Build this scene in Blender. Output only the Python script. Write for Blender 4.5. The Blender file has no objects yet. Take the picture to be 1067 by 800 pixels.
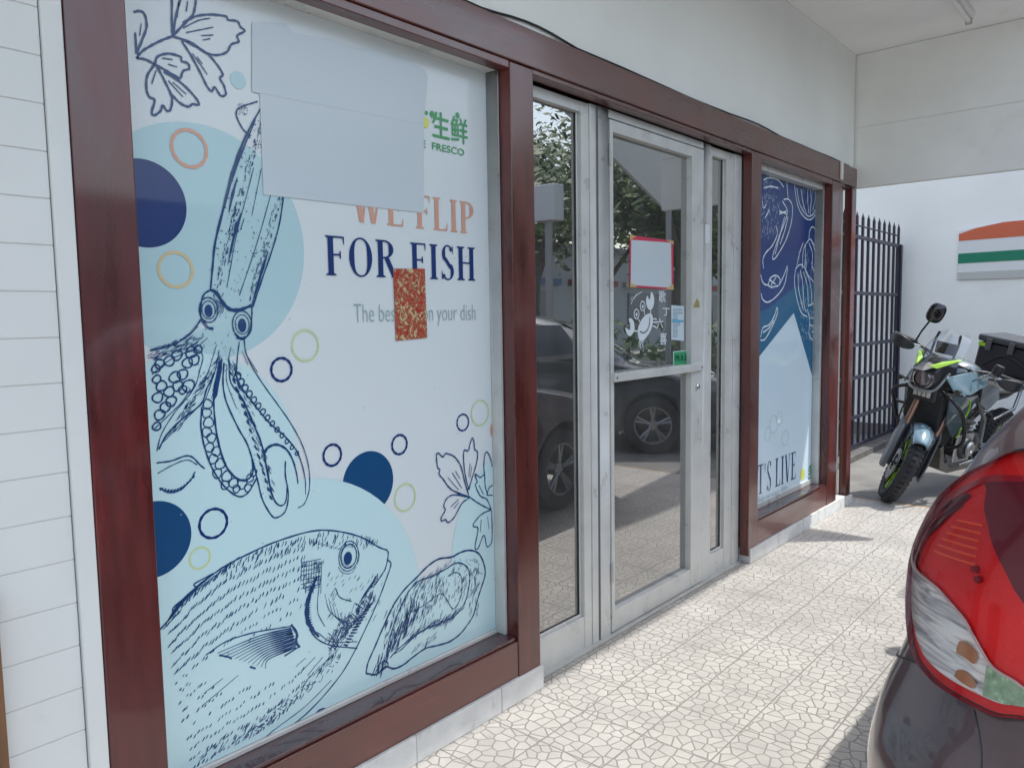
import bpy, bmesh, math, random
from mathutils import Vector, Matrix, noise
from mathutils.geometry import delaunay_2d_cdt
random.seed(11)
SC = bpy.context.scene
C = SC.collection
R = math.radians
# ------------------------------------------------------------------ camera
CX, CY, F, H = 533.5, 400.0, 800.0, 1.45
RM = Matrix(((0.75659369, 0.04445492, -0.6523724), (0.65369802, -0.07529999, 0.75299988), (-0.01564908, -0.9961695, -0.08603159)))
def ray(px, py): return RM @ Vector((px - CX, py - CY, F))
def on_x(px, py, X):
    r = ray(px, py); return r * (X / r.x) + Vector((0, 0, H))
def on_y(px, py, Y):
    r = ray(px, py); return r * (Y / r.y) + Vector((0, 0, H))
cd = bpy.data.cameras.new('camera'); cam = bpy.data.objects.new('camera', cd); C.objects.link(cam)
ax = [Vector((RM[0][i], RM[1][i], RM[2][i])) for i in range(3)]
M4 = Matrix.Identity(4)
for i, v in enumerate((ax[0], -ax[1], -ax[2])):
    for k in range(3): M4[k][i] = v[k]
M4[2][3] = H
cam.matrix_world = M4
cd.lens = F / 1067 * 36; cd.sensor_width = 36; cd.clip_start = 0.02; cd.clip_end = 1000
SC.camera = cam
# ------------------------------------------------------------------ materials
MATS = {}
def mat(name, col, rough=0.5, metal=0.0, coat=0.0, var=0.0, vscale=6.0, bump=0.0, bscale=60.0, coat_rough=0.05, stretch=None, emit=None, spec=None, dirt=None, dscale=3.0):
    if name in MATS: return MATS[name]
    m = bpy.data.materials.new(name); m.use_nodes = True; nt = m.node_tree; n = nt.nodes; l = nt.links
    b = n['Principled BSDF']; b.inputs['Base Color'].default_value = (*col, 1)
    b.inputs['Roughness'].default_value = rough; b.inputs['Metallic'].default_value = metal
    b.inputs['Coat Weight'].default_value = coat; b.inputs['Coat Roughness'].default_value = coat_rough
    if spec is not None: b.inputs['Specular IOR Level'].default_value = spec
    if emit: b.inputs['Emission Color'].default_value = (*emit[0], 1); b.inputs['Emission Strength'].default_value = emit[1]
    tc = n.new('ShaderNodeTexCoord'); mp = n.new('ShaderNodeMapping'); l.new(tc.outputs['Object'], mp.inputs['Vector'])
    if stretch: mp.inputs['Scale'].default_value = stretch
    last = None
    if var > 0:
        t = n.new('ShaderNodeTexNoise'); t.inputs['Scale'].default_value = vscale; t.inputs['Detail'].default_value = 6
        l.new(mp.outputs[0], t.inputs['Vector'])
        mr = n.new('ShaderNodeMapRange'); mr.inputs[1].default_value = 0.3; mr.inputs[2].default_value = 0.7
        mr.inputs[3].default_value = 1 - var; mr.inputs[4].default_value = 1 + var * 0.6; l.new(t.outputs[0], mr.inputs[0])
        mx = n.new('ShaderNodeVectorMath'); mx.operation = 'SCALE'; mx.inputs[0].default_value = col
        l.new(mr.outputs[0], mx.inputs['Scale']); last = mx.outputs[0]
        mr2 = n.new('ShaderNodeMapRange'); mr2.inputs[1].default_value = 0.3; mr2.inputs[2].default_value = 0.7
        mr2.inputs[3].default_value = max(0, rough - 0.12); mr2.inputs[4].default_value = min(1, rough + 0.12); l.new(t.outputs[0], mr2.inputs[0]); l.new(mr2.outputs[0], b.inputs['Roughness'])
    if dirt:
        t = n.new('ShaderNodeTexNoise'); t.inputs['Scale'].default_value = dscale; t.inputs['Detail'].default_value = 10; t.inputs['Roughness'].default_value = 0.7
        l.new(mp.outputs[0], t.inputs['Vector'])
        mr = n.new('ShaderNodeMapRange'); mr.inputs[1].default_value = dirt[1]; mr.inputs[2].default_value = dirt[1] + 0.2; l.new(t.outputs[0], mr.inputs[0])
        mi = n.new('ShaderNodeMix'); mi.data_type = 'RGBA'; l.new(mr.outputs[0], mi.inputs[0])
        if last: l.new(last, mi.inputs[6])
        else: mi.inputs[6].default_value = (*col, 1)
        mi.inputs[7].default_value = (*dirt[0], 1); last = mi.outputs[2]
    if last: l.new(last, b.inputs['Base Color'])
    if bump > 0:
        t = n.new('ShaderNodeTexNoise'); t.inputs['Scale'].default_value = bscale; t.inputs['Detail'].default_value = 5
        l.new(mp.outputs[0], t.inputs['Vector'])
        bp = n.new('ShaderNodeBump'); bp.inputs['Strength'].default_value = bump; bp.inputs['Distance'].default_value = 0.004
        l.new(t.outputs[0], bp.inputs['Height']); l.new(bp.outputs[0], b.inputs['Normal'])
    MATS[name] = m; return m
def glassy(name, tint, refl, rough=0.0, edge=1.0, haze=0.0):
    m = bpy.data.materials.new(name); m.use_nodes = True; nt = m.node_tree; n = nt.nodes; l = nt.links
    n.remove(n['Principled BSDF']); out = n['Material Output']
    tr = n.new('ShaderNodeBsdfTransparent'); tr.inputs[0].default_value = (*tint, 1)
    gl = n.new('ShaderNodeBsdfGlossy'); gl.inputs['Roughness'].default_value = rough
    fr = n.new('ShaderNodeFresnel'); fr.inputs[0].default_value = 1.5
    ma = n.new('ShaderNodeMath'); ma.operation = 'MULTIPLY_ADD'; ma.inputs[1].default_value = edge; ma.inputs[2].default_value = refl; ma.use_clamp = True
    l.new(fr.outputs[0], ma.inputs[0]); mx = n.new('ShaderNodeMixShader'); l.new(ma.outputs[0], mx.inputs[0])
    l.new(tr.outputs[0], mx.inputs[1]); l.new(gl.outputs[0], mx.inputs[2])
    if haze:
        df = n.new('ShaderNodeBsdfDiffuse'); df.inputs[0].default_value = (0.62, 0.63, 0.60, 1); m2 = n.new('ShaderNodeMixShader')
        tc = n.new('ShaderNodeTexCoord'); mp = n.new('ShaderNodeMapping'); mp.inputs['Scale'].default_value = (1, 1, 0.35); tn = n.new('ShaderNodeTexNoise'); tn.inputs['Scale'].default_value = 9; tn.inputs['Detail'].default_value = 8
        l.new(tc.outputs['Object'], mp.inputs[0]); l.new(mp.outputs[0], tn.inputs['Vector']); mr = n.new('ShaderNodeMapRange'); mr.inputs[1].default_value = .3; mr.inputs[2].default_value = .75; mr.inputs[3].default_value = haze * .6; mr.inputs[4].default_value = haze * 1.7
        l.new(tn.outputs[0], mr.inputs[0]); l.new(mr.outputs[0], m2.inputs[0]); l.new(mx.outputs[0], m2.inputs[1]); l.new(df.outputs[0], m2.inputs[2]); mx = m2
    l.new(mx.outputs[0], out.inputs[0])
    MATS[name] = m; return m
# ------------------------------------------------------------------ objects
def world_of(o):
    v = Vector((0, 0, 0))
    while o: v += o.location; o = o.parent
    return v
def thing(name, label, cat, loc=(0, 0, 0), rz=0.0, group=None, kind=None):
    o = bpy.data.objects.new(name, None); o.empty_display_size = 0.1; C.objects.link(o)
    o.location = loc; o.rotation_euler = (0, 0, rz); tag(o, label, cat, group, kind); return o
def tag(o, label=None, cat=None, group=None, kind=None):
    if label: o['label'] = label
    if cat: o['category'] = cat
    if group: o['group'] = group
    if kind: o['kind'] = kind
    return o
class MB:
    def __init__(s, xf=None): s.v = []; s.f = []; s.xf = xf; s.mi = []; s.cur = 0
    def add(s, vs, fs):
        k = len(s.v)
        s.v += [(s.xf @ Vector(p)) if s.xf else Vector(p) for p in vs]
        s.f += [[i + k for i in f] for f in fs]; s.mi += [s.cur] * len(fs); return s
    def box(s, a, b):
        x0, y0, z0 = [min(a[i], b[i]) for i in range(3)]; x1, y1, z1 = [max(a[i], b[i]) for i in range(3)]
        return s.add([(x0, y0, z0), (x1, y0, z0), (x1, y1, z0), (x0, y1, z0), (x0, y0, z1), (x1, y0, z1), (x1, y1, z1), (x0, y1, z1)],
                     [(3, 2, 1, 0), (4, 5, 6, 7), (0, 1, 5, 4), (1, 2, 6, 5), (2, 3, 7, 6), (3, 0, 4, 7)])
    def tube(s, pts, r, n=10, cap=True, flat=1.0):
        pts = [Vector(p) for p in pts]; rs = r if isinstance(r, (list, tuple)) else [r] * len(pts)
        vs = []; fs = []; prev = None
        for i, p in enumerate(pts):
            d = (pts[min(i + 1, len(pts) - 1)] - pts[max(i - 1, 0)]).normalized()
            if prev is None:
                a = d.orthogonal().normalized() if abs(d.z) > 0.9 else d.cross(Vector((0, 0, 1))).normalized()
            else:
                a = (prev - d * prev.dot(d)).normalized()
            prev = a; b = d.cross(a)
            for k in range(n):
                t = 2 * math.pi * k / n; vs.append(p + a * math.cos(t) * rs[i] + b * math.sin(t) * rs[i] * flat)
        for i in range(len(pts) - 1):
            for k in range(n):
                k2 = (k + 1) % n; fs.append((i * n + k, i * n + k2, (i + 1) * n + k2, (i + 1) * n + k))
        if cap: fs.append(tuple(range(n))[::-1]); fs.append(tuple(range((len(pts) - 1) * n, len(pts) * n)))
        return s.add(vs, fs)
    def lathe(s, prof, o=(0, 0, 0), axis='z', n=32, close=False):
        o = Vector(o); vs = []; fs = []; P = len(prof)
        for k in range(n):
            t = 2 * math.pi * k / n; c, q = math.cos(t), math.sin(t)
            for (r, h) in prof:
                p = {'z': (r * c, r * q, h), 'y': (r * c, h, r * q), 'x': (h, r * c, r * q)}[axis]; vs.append(o + Vector(p))
        for k in range(n):
            k2 = (k + 1) % n
            for i in range(P if close else P - 1):
                i2 = (i + 1) % P; fs.append((k * P + i, k2 * P + i, k2 * P + i2, k * P + i2))
        return s.add(vs, fs)
    def prism(s, poly, a, b, plane='xz'):
        # poly: 2d outline, extruded from a to b along the third axis
        f = {'xz': lambda u, v, w: (u, w, v), 'xy': lambda u, v, w: (u, v, w), 'yz': lambda u, v, w: (w, u, v)}[plane]
        n = len(poly); vs = [f(u, v, a) for u, v in poly] + [f(u, v, b) for u, v in poly]
        fs = [tuple(range(n)), tuple(range(n, 2 * n))[::-1]] + [(i, (i + 1) % n, n + (i + 1) % n, n + i) for i in range(n)]
        return s.add(vs, fs)
    def build(s, name, m, parent=None, smooth=False, bevel=0.0, seg=2, local=False, subsurf=0, keep=False, solid=0.0):
        me = bpy.data.meshes.new(name); me.from_pydata([tuple(v) for v in s.v], [], s.f)
        ms = m if isinstance(m, list) else [m]
        for x in ms: me.materials.append(x)
        if len(ms) > 1: me.polygons.foreach_set('material_index', s.mi)
        bm = bmesh.new(); bm.from_mesh(me)
        if not keep: bmesh.ops.remove_doubles(bm, verts=bm.verts, dist=1e-5); bmesh.ops.recalc_face_normals(bm, faces=bm.faces)
        bm.to_mesh(me); bm.free()
        o = bpy.data.objects.new(name, me); C.objects.link(o)
        if parent:
            o.parent = parent
            if not local: o.location = -world_of(parent)
        if smooth:
            me.polygons.foreach_set('use_smooth', [True] * len(me.polygons))
        if solid: d = o.modifiers.new('s', 'SOLIDIFY'); d.thickness = solid; d.offset = 0
        if bevel:
            d = o.modifiers.new('b', 'BEVEL'); d.width = bevel; d.segments = seg; d.limit_method = 'ANGLE'; d.angle_limit = R(40)
            me.polygons.foreach_set('use_smooth', [True] * len(me.polygons))
            w = o.modifiers.new('w', 'WEIGHTED_NORMAL'); w.keep_sharp = True
        if subsurf: d = o.modifiers.new('ss', 'SUBSURF'); d.levels = subsurf; d.render_levels = subsurf; me.polygons.foreach_set('use_smooth', [True] * len(me.polygons))
        if smooth and not bevel and not subsurf:
            es = o.modifiers.new('e', 'EDGE_SPLIT'); es.split_angle = R(38)
        return o
def catmull(pts, n=5, closed=False):
    P = [Vector(p) for p in pts]
    if len(P) < 3: return P
    out = []; N = len(P)
    rng = range(N) if closed else range(N - 1)
    for i in rng:
        p1, p2 = P[i], P[(i + 1) % N]
        p0 = P[(i - 1) % N] if (closed or i > 0) else p1 * 2 - p2
        p3 = P[(i + 2) % N] if (closed or i + 2 < N) else p2 * 2 - p1
        for k in range(n):
            t = k / n; t2 = t * t; t3 = t2 * t
            out.append(0.5 * ((2 * p1) + (p2 - p0) * t + (2 * p0 - 5 * p1 + 4 * p2 - p3) * t2 + (3 * p1 - p0 - 3 * p2 + p3) * t3))
    if not closed: out.append(P[-1])
    return out
# common materials
wood = mat('mahogany_varnish', (0.078, 0.0085, 0.0085), 0.33, coat=0.7, var=0.38, vscale=5, bump=0.12, bscale=30, coat_rough=0.07, stretch=(3, 3, 0.5), dirt=((0.17, 0.018, 0.018), 0.54), dscale=2.2)
wood_m = mat('mahogany_post_varnish', (0.100, 0.016, 0.012), 0.36, coat=0.6, var=0.38, vscale=5, bump=0.12, bscale=30, coat_rough=0.14, stretch=(3, 3, 0.5), dirt=((0.20, 0.035, 0.028), 0.56), dscale=2.2)  # base lightened to stand in for floor light reflected in these posts
wood_h = mat('mahogany_rail_varnish', (0.108, 0.023, 0.017), 0.36, coat=0.7, var=0.35, vscale=5, bump=0.12, bscale=30, coat_rough=0.14, stretch=(3, 0.5, 3), dirt=((0.20, 0.07, 0.06), 0.60), dscale=2.2)  # base colour also lightened, in place of reflections on rails and beam
alu = mat('painted_aluminium', (0.59, 0.60, 0.58), 0.36, metal=0.1, var=0.1, vscale=8, dirt=((0.34, 0.33, 0.31), 0.70), dscale=7)
alu_dull = mat('dull_aluminium', (0.50, 0.505, 0.49), 0.45, metal=0.2, var=0.14, vscale=9, dirt=((0.24, 0.22, 0.2), 0.62), dscale=9)
wallw = mat('white_wall_paint', (0.84, 0.86, 0.83), 0.75, var=0.05, vscale=1.6, bump=0.10, bscale=45, dirt=((0.76, 0.77, 0.74), 0.62), dscale=2.5)
plaster = mat('grey_white_plaster', (0.86, 0.87, 0.84), 0.85, var=0.07, vscale=2.2, bump=0.25, bscale=70, dirt=((0.74, 0.74, 0.69), 0.62), dscale=1.8)
sidem = mat('white_siding_paint', (0.64, 0.665, 0.65), 0.55, var=0.05, vscale=3, bump=0.08, bscale=25, dirt=((0.55, 0.54, 0.5), 0.66), dscale=9)
for _m in (wood_m, wood_h): _m.node_tree.nodes['Principled BSDF'].inputs['Coat IOR'].default_value = 1.55
black = mat('black_plastic', (0.02, 0.02, 0.024), 0.5, var=0.2, vscale=20)
gloss_black = mat('gloss_black', (0.012, 0.012, 0.016), 0.2, coat=0.6)
steel = mat('bright_steel', (0.6, 0.6, 0.62), 0.25, metal=1.0)
rubber = mat('tyre_rubber', (0.032, 0.032, 0.036), 0.8, var=0.25, vscale=30, bump=0.2)
grime = mat('grey_mortar', (0.25, 0.235, 0.21), 0.9, var=0.25, vscale=30)
# ================================================================== SETTING
# tiled porch floor ---------------------------------------------------------
def tile_material():
    m = bpy.data.materials.new('crazy_paving_tiles'); m.use_nodes = True; nt = m.node_tree; n = nt.nodes; l = nt.links; b = n['Principled BSDF']
    tc = n.new('ShaderNodeTexCoord')
    def nd(t, **k):
        x = n.new(t)
        for a, v in k.items(): setattr(x, a, v)
        return x
    def math_(op, a, b_=None, c=None):
        x = nd('ShaderNodeMath', operation=op)
        for i, q in enumerate((a, b_, c)):
            if q is None: continue
            if isinstance(q, (int, float)): x.inputs[i].default_value = q
            else: l.new(q, x.inputs[i])
        return x.outputs[0]
    nz = nd('ShaderNodeTexNoise'); nz.inputs['Scale'].default_value = 9; l.new(tc.outputs['Object'], nz.inputs['Vector'])
    vor = nd('ShaderNodeTexVoronoi', feature='DISTANCE_TO_EDGE'); vor.inputs['Scale'].default_value = 22.5; vor.inputs['Randomness'].default_value = 0.86
    vor.voronoi_dimensions = '2D'; l.new(tc.outputs['Object'], vor.inputs['Vector'])
    vc = nd('ShaderNodeTexVoronoi', feature='F1'); vc.inputs['Scale'].default_value = 22.5; vc.inputs['Randomness'].default_value = 0.86
    vc.voronoi_dimensions = '2D'; l.new(tc.outputs['Object'], vc.inputs['Vector'])
    sep = nd('ShaderNodeSeparateXYZ'); l.new(tc.outputs['Object'], sep.inputs[0])
    def joint(s, off, per):
        q = math_('FRACT', math_('DIVIDE', math_('ADD', s, off), per))
        return math_('MULTIPLY', math_('MINIMUM', q, math_('SUBTRACT', 1.0, q)), per)
    jx = joint(sep.outputs[0], 1.595 + 2.52, 0.252); jy = joint(sep.outputs[1], -4.0 + 5.1, 0.255)
    jj = math_('MINIMUM', jx, jy)
    # relief line and joint masks
    g1 = nd('ShaderNodeMapRange'); g1.inputs[1].default_value = 0.03; g1.inputs[2].default_value = 0.08; l.new(vor.outputs[0], g1.inputs[0])
    g2 = nd('ShaderNodeMapRange'); g2.inputs[1].default_value = 0.0014; g2.inputs[2].default_value = 0.0036; l.new(jj, g2.inputs[0])
    # wear: lines fade in patches
    wr = nd('ShaderNodeTexNoise'); wr.inputs['Scale'].default_value = 1.7; wr.inputs['Detail'].default_value = 8; wr.inputs['Roughness'].default_value = 0.65; l.new(tc.outputs['Object'], wr.inputs['Vector'])
    w2 = nd('ShaderNodeMapRange'); w2.inputs[1].default_value = 0.35; w2.inputs[2].default_value = 0.68; w2.inputs[3].default_value = 0.0; w2.inputs[4].default_value = 0.45; l.new(wr.outputs[0], w2.inputs[0])
    g1w = math_('MAXIMUM', g1.outputs[0], w2.outputs[0])
    hgt = math_('MULTIPLY', g1.outputs[0], g2.outputs[0]); msk = math_('MULTIPLY', g1w, g2.outputs[0])
    cell = nd('ShaderNodeMapRange'); cell.inputs[3].default_value = 0.90; cell.inputs[4].default_value = 1.05
    l.new(vc.outputs['Color'], cell.inputs[0])
    fine = nd('ShaderNodeTexNoise'); fine.inputs['Scale'].default_value = 130; fine.inputs['Detail'].default_value = 4; l.new(tc.outputs['Object'], fine.inputs['Vector'])
    fm = nd('ShaderNodeMapRange'); fm.inputs[3].default_value = 0.86; fm.inputs[4].default_value = 1.12; l.new(fine.outputs[0], fm.inputs[0])
    st = nd('ShaderNodeMapRange'); st.inputs[1].default_value = 0.42; st.inputs[2].default_value = 0.72; st.inputs[3].default_value = 1.03; st.inputs[4].default_value = 0.70; l.new(wr.outputs[0], st.inputs[0])
    k = math_('MULTIPLY', math_('MULTIPLY', cell.outputs[0], fm.outputs[0]), st.outputs[0])
    base = nd('ShaderNodeVectorMath', operation='SCALE'); base.inputs[0].default_value = (0.475, 0.453, 0.420); l.new(k, base.inputs['Scale'])
    mi = nd('ShaderNodeMix', data_type='RGBA'); l.new(msk, mi.inputs[0]); mi.inputs[6].default_value = (0.22, 0.205, 0.185, 1); l.new(base.outputs[0], mi.inputs[7])
    # scattered dark dirt spots
    sp = nd('ShaderNodeTexNoise'); sp.inputs['Scale'].default_value = 26; sp.inputs['Detail'].default_value = 3; l.new(tc.outputs['Object'], sp.inputs['Vector'])
    sm = nd('ShaderNodeMapRange'); sm.inputs[1].default_value = 0.70; sm.inputs[2].default_value = 0.78; sm.inputs[3].default_value = 0; sm.inputs[4].default_value = 0.5; l.new(sp.outputs[0], sm.inputs[0])
    m2 = nd('ShaderNodeMix', data_type='RGBA'); l.new(sm.outputs[0], m2.inputs[0]); l.new(mi.outputs[2], m2.inputs[6]); m2.inputs[7].default_value = (0.22, 0.19, 0.15, 1)
    l.new(m2.outputs[2], b.inputs['Base Color']); b.inputs['Roughness'].default_value = 0.52
    bp = nd('ShaderNodeBump'); bp.inputs['Strength'].default_value = 0.55; bp.inputs['Distance'].default_value = 0.003; l.new(hgt, bp.inputs['Height'])
    b2 = nd('ShaderNodeBump'); b2.inputs['Strength'].default_value = 0.15; b2.inputs['Distance'].default_value = 0.002; l.new(fine.outputs[0], b2.inputs['Height']); l.new(bp.outputs[0], b2.inputs['Normal'])
    l.new(b2.outputs[0], b.inputs['Normal']); return m
tiles = tile_material()
f = MB(); f.box((-1.99, -3.0, -0.15), (3.6, 6.22, 0.0)); tag(f.build('tiled_pavement', tiles), kind='structure')
conc = mat('worn_concrete', (0.20, 0.195, 0.185), 0.9, var=0.22, vscale=3.5, bump=0.5, bscale=40, dirt=((0.10, 0.097, 0.093), 0.55), dscale=2.0)
f = MB(); f.box((-6.0, 6.26, -0.15), (3.6, 9.7, -0.012)); tag(f.build('concrete_yard', conc), kind='structure')
edge = mat('ochre_edge_strip', (0.42, 0.29, 0.17), 0.8, var=0.2, vscale=14)
f = MB(); f.box((-1.99, 6.22, -0.15), (3.6, 6.26, -0.002)); tag(f.build('pavement_edge_strip', edge), kind='structure')
asph = mat('parking_concrete', (0.34, 0.335, 0.32), 0.9, var=0.25, vscale=2, bump=0.5, bscale=120)
f = MB(); f.box((-400, -400, -0.6), (400, 400, -0.16)); tag(f.build('ground', asph), kind='structure')
lane = mat('road_asphalt', (0.055, 0.055, 0.058), 0.9, var=0.2, vscale=1, bump=0.5, bscale=120)
f = MB(); f.box((4.0, -60, -0.157), (11.5, 80, -0.152)); tag(f.build('road', lane), kind='structure')
wl = mat('white_road_paint', (0.7, 0.7, 0.68), 0.7)
f = MB()
for k in range(12): f.box((7.7, -20 + k * 5, -0.149), (7.85, -17 + k * 5, -0.146))
tag(f.build('road_centre_markings', wl), kind='structure')
f = MB(); f.box((11.5, -60, -0.2), (14.5, 80, -0.03)); tag(f.build('pavement', mat('far_pavement', (0.36, 0.35, 0.33), 0.9, var=0.15)), kind='structure')
# ------------------------------------------------------------------ shop building
SH = thing('shop_building', 'white painted shopfront with dark red mahogany window frames and a flat roofed porch', 'shop', (-1.9, 2.0, 0))
# siding: each board as its own bevelled plank in one part mesh
s = MB(); z = 0.9299 - 0.0985 * 10
while z < 3.2:
    s.box((-1.90, -2.6, max(z + 0.0012, 0.0)), (-1.834, 0.620, z + 0.0985 - 0.0012)); z += 0.0985
s.build('siding', sidem, SH, bevel=0.0012)
MB().box((-1.90, -2.6, 0.0), (-1.8355, 0.619, 3.28)).build('siding_backing', mat('siding_groove', (0.52, 0.51, 0.49), 0.9), SH)
MB().box((-1.90, 0.622, 0.0), (-1.824, 0.664, 3.28)).build('white_corner_trim', sidem, SH, bevel=0.004)
u = MB(); u.box((-2.05, -2.6, 3.285), (-1.846, 0.66, 3.30)); u.box((-2.05, 0.666, 2.492), (-1.846, 5.985, 3.30))
u.build('upper_wall', wallw, SH)
# timber frame -----------------------------------------------------------
XF, XB = -1.830, -1.885
def post(y0, y1, z0=0.085, z1=2.355, w_=None):
    p = MB(); p.box((XB, y0, z0), (XF, y1, z1)); p.build('timber_post', w_ or wood_m, SH, bevel=0.004)
post(0.667, 0.800, w_=wood); post(2.128, 2.258, 0.075); post(4.185, 4.315, 0.045); post(5.505, 5.700, 0.085); post(5.925, 6.02, 0.07, 2.352)
MB().box((XB, 0.667, 2.358), (XF + 0.006, 6.025, 2.492)).build('timber_beam', wood_h, SH, bevel=0.004)
def rail(name, y0, y1, z0, z1, xf=XF, xb=XB):
    MB().box((xb, y0, z0), (xf - 0.0025, y1, z1)).build(name, wood_h, SH, bevel=0.003)
rail('top_rail', 0.802, 2.126, 2.330, 2.3575); rail('top_rail', 4.317, 5.503, 2.325, 2.3575); rail('top_rail', 2.26, 4.183, 2.338, 2.3575)
rail('bottom_rail', 0.802, 2.126, 0.095, 0.232); rail('bottom_rail', 4.317, 5.503, 0.085, 0.225)
# sill cappings, slightly proud of the rail
MB().box((-1.94, 0.802, 0.2325), (XF - 0.012, 2.126, 0.246)).build('sill_capping', mat('dark_sill_varnish', (0.07, 0.025, 0.03), 0.25, coat=0.7, var=0.5, vscale=9, stretch=(3, 0.6, 3), dirt=((0.28, 0.22, 0.2), 0.62), dscale=5), SH, bevel=0.003)
MB().box((-1.94, 4.317, 0.2255), (XF - 0.012, 5.503, 0.239)).build('sill_capping', MATS['dark_sill_varnish'], SH, bevel=0.003)
# white base kerb under the frame
kerbm = mat('chipped_white_kerb', (0.62, 0.63, 0.62), 0.8, var=0.12, vscale=12, bump=0.5, bscale=50, dirt=((0.33, 0.30, 0.26), 0.58), dscale=8)
for (a, b_, zt) in ((-2.6, 2.268, 0.0945), (4.20, 5.90, 0.0845)):
    k = MB(); y = a
    while y < b_ - 0.02:
        e = min(y + 0.42, b_); k.box((-1.99, y + 0.0012, 0.0), (-1.822 + random.uniform(-.001, .001), e - 0.0012, zt + random.uniform(-.001, .001))); y = e
    k.build('base_kerb', kerbm, SH, bevel=0.003)
cr = MB()
for k in range(26):
    y = 0.9 + k * 0.052 + random.uniform(0, .02); cr.box((-1.8215 - random.uniform(0, .002), y, 0.090 + random.uniform(-.003, .002)), (-1.818, y + random.uniform(.02, .05), 0.0945))

# windows ----------------------------------------------------------------
XG = -1.935
def win_frame(parent, y0, y1, z0, z1, w=0.014, x0=XG - 0.02, x1=XB):
    m_ = MB(); m_.box((x0, y0, z0), (x1, y0 + w, z1)); m_.box((x0, y1 - w, z0), (x1, y1, z1))
    m_.box((x0, y0 + w, z1 - w * 1.8), (x1, y1 - w, z1)); m_.box((x0, y0 + w, z0), (XG + 0.012, y1 - w, z0 + w)); return m_
W1 = MB().box((XG - 0.006, 0.80, 0.24), (XG, 2.128, 2.345)).build('window', mat('window_glass', (0.4, 0.45, 0.46), 0.05, coat=0.5), SH)
win_frame(W1, 0.80, 2.128, 0.246, 2.356).build('window_frame', alu, W1, bevel=0.002)
W2 = MB().box((XG - 0.006, 4.315, 0.236), (XG, 5.505, 2.34)).build('window', MATS['window_glass'], SH)
win_frame(W2, 4.315, 5.505, 0.2395, 2.354, 0.035).build('window_frame', alu, W2, bevel=0.002)
# door set -----------------------------------------------------------------
XA = -1.890   # front of aluminium
DG = glassy('tinted_door_glass', (0.32, 0.34, 0.33), 0.36, 0.008, edge=1.7, haze=0.05)
def side_light(y0, y1, f0, f1, zb, zt):
    g = MB().box((-1.926, y0 + f0, 0.03), (-1.920, y1 - f1, zt)).build('sidelight', DG, SH)
    fr = MB()
    fr.box((-1.955, y0, 0.002), (XA - 0.004, y0 + f0, 2.33)); fr.box((-1.955, y1 - f1, 0.002), (XA - 0.004, y1, 2.33))
    fr.box((-1.955, y0 + f0, 0.002), (XA - 0.006, y1 - f1, zb)); fr.box((-1.955, y0 + f0, zt), (XA - 0.006, y1 - f1, 2.33))
    # glazing bead
    fr.box((-1.915, y0 + f0, zb), (XA - 0.018, y1 - f1, zb + 0.012)); fr.box((-1.915, y1 - f1 - 0.012, zb), (XA - 0.02, y1 - f1, zt))
    fr.build('sidelight_frame', alu, g, bevel=0.002); return g
side_light(2.262, 2.700, 0.05, 0.055, 0.150, 2.287)
side_light(3.810, 4.092, 0.02, 0.09, 0.128, 2.285)
fr = MB(); fr.box((-1.98, 2.702, 0.0), (XA, 2.842, 2.333)); fr.box((-1.98, 3.722, 0.0), (XA, 3.804, 2.333))
fr.box((-1.98, 4.094, 0.0), (XA, 4.183, 2.333)); fr.box((-1.98, 2.842, 2.300), (XA, 3.722, 2.333))
fr.build('door_surround', alu, SH, bevel=0.003)
MB().box((-1.955, 2.747, 0.01), (XA + 0.002, 2.760, 2.33)).build('surround_groove', mat('dark_gasket', (0.12, 0.12, 0.12), 0.8), SH)
MB().box((-1.98, 2.262, 0.0), (-1.868, 4.183, 0.011)).build('threshold', alu_dull, SH, bevel=0.002)
dl = MB(); dl.box((-1.945, 2.848, 0.016), (XA + 0.004, 2.872, 2.294)); dl.box((-1.945, 3.592, 0.016), (XA + 0.004, 3.716, 2.294))
dl.box((-1.945, 2.872, 0.016), (XA + 0.003, 3.592, 0.112)); dl.box((-1.945, 2.872, 2.243), (XA + 0.003, 3.592, 2.294))
DR = dl.build('door', alu, SH, bevel=0.002)
MB().box((-1.924, 2.872, 0.112), (-1.918, 3.592, 2.243)).build('door_glass', DG, DR)
pb = MB(); pb.box((-1.912, 2.856, 1.158), (XA + 0.022, 3.690, 1.198)); pb.build('push_bar', alu, DR, bevel=0.004)
for y in (2.866, 3.668):
    ends = MB(); ends.lathe([(0.0, 0.0), (0.006, 0.0), (0.006, 0.004), (0, 0.005)], (XA + 0.022, y, 1.178), 'x', 14)
    ends.build('bar_screw', steel, DR, smooth=True)
lk = MB(); lk.lathe([(0, 0), (0.017, 0), (0.017, 0.008), (0.012, 0.012), (0, 0.012)], (XA + 0.004, 3.652, 1.075), 'x', 24); lk.box((XA + 0.012, 3.649, 1.066), (XA + 0.018, 3.655, 1.084))
lk.build('door_lock', steel, DR, smooth=True)
for z in (0.25, 2.1):
    hg = MB(); hg.tube([(XA + 0.006, 2.846, z), (XA + 0.006, 2.846, z + 0.09)], 0.007, 10)
    hg.build('hinge', alu_dull, DR, smooth=True)
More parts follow.
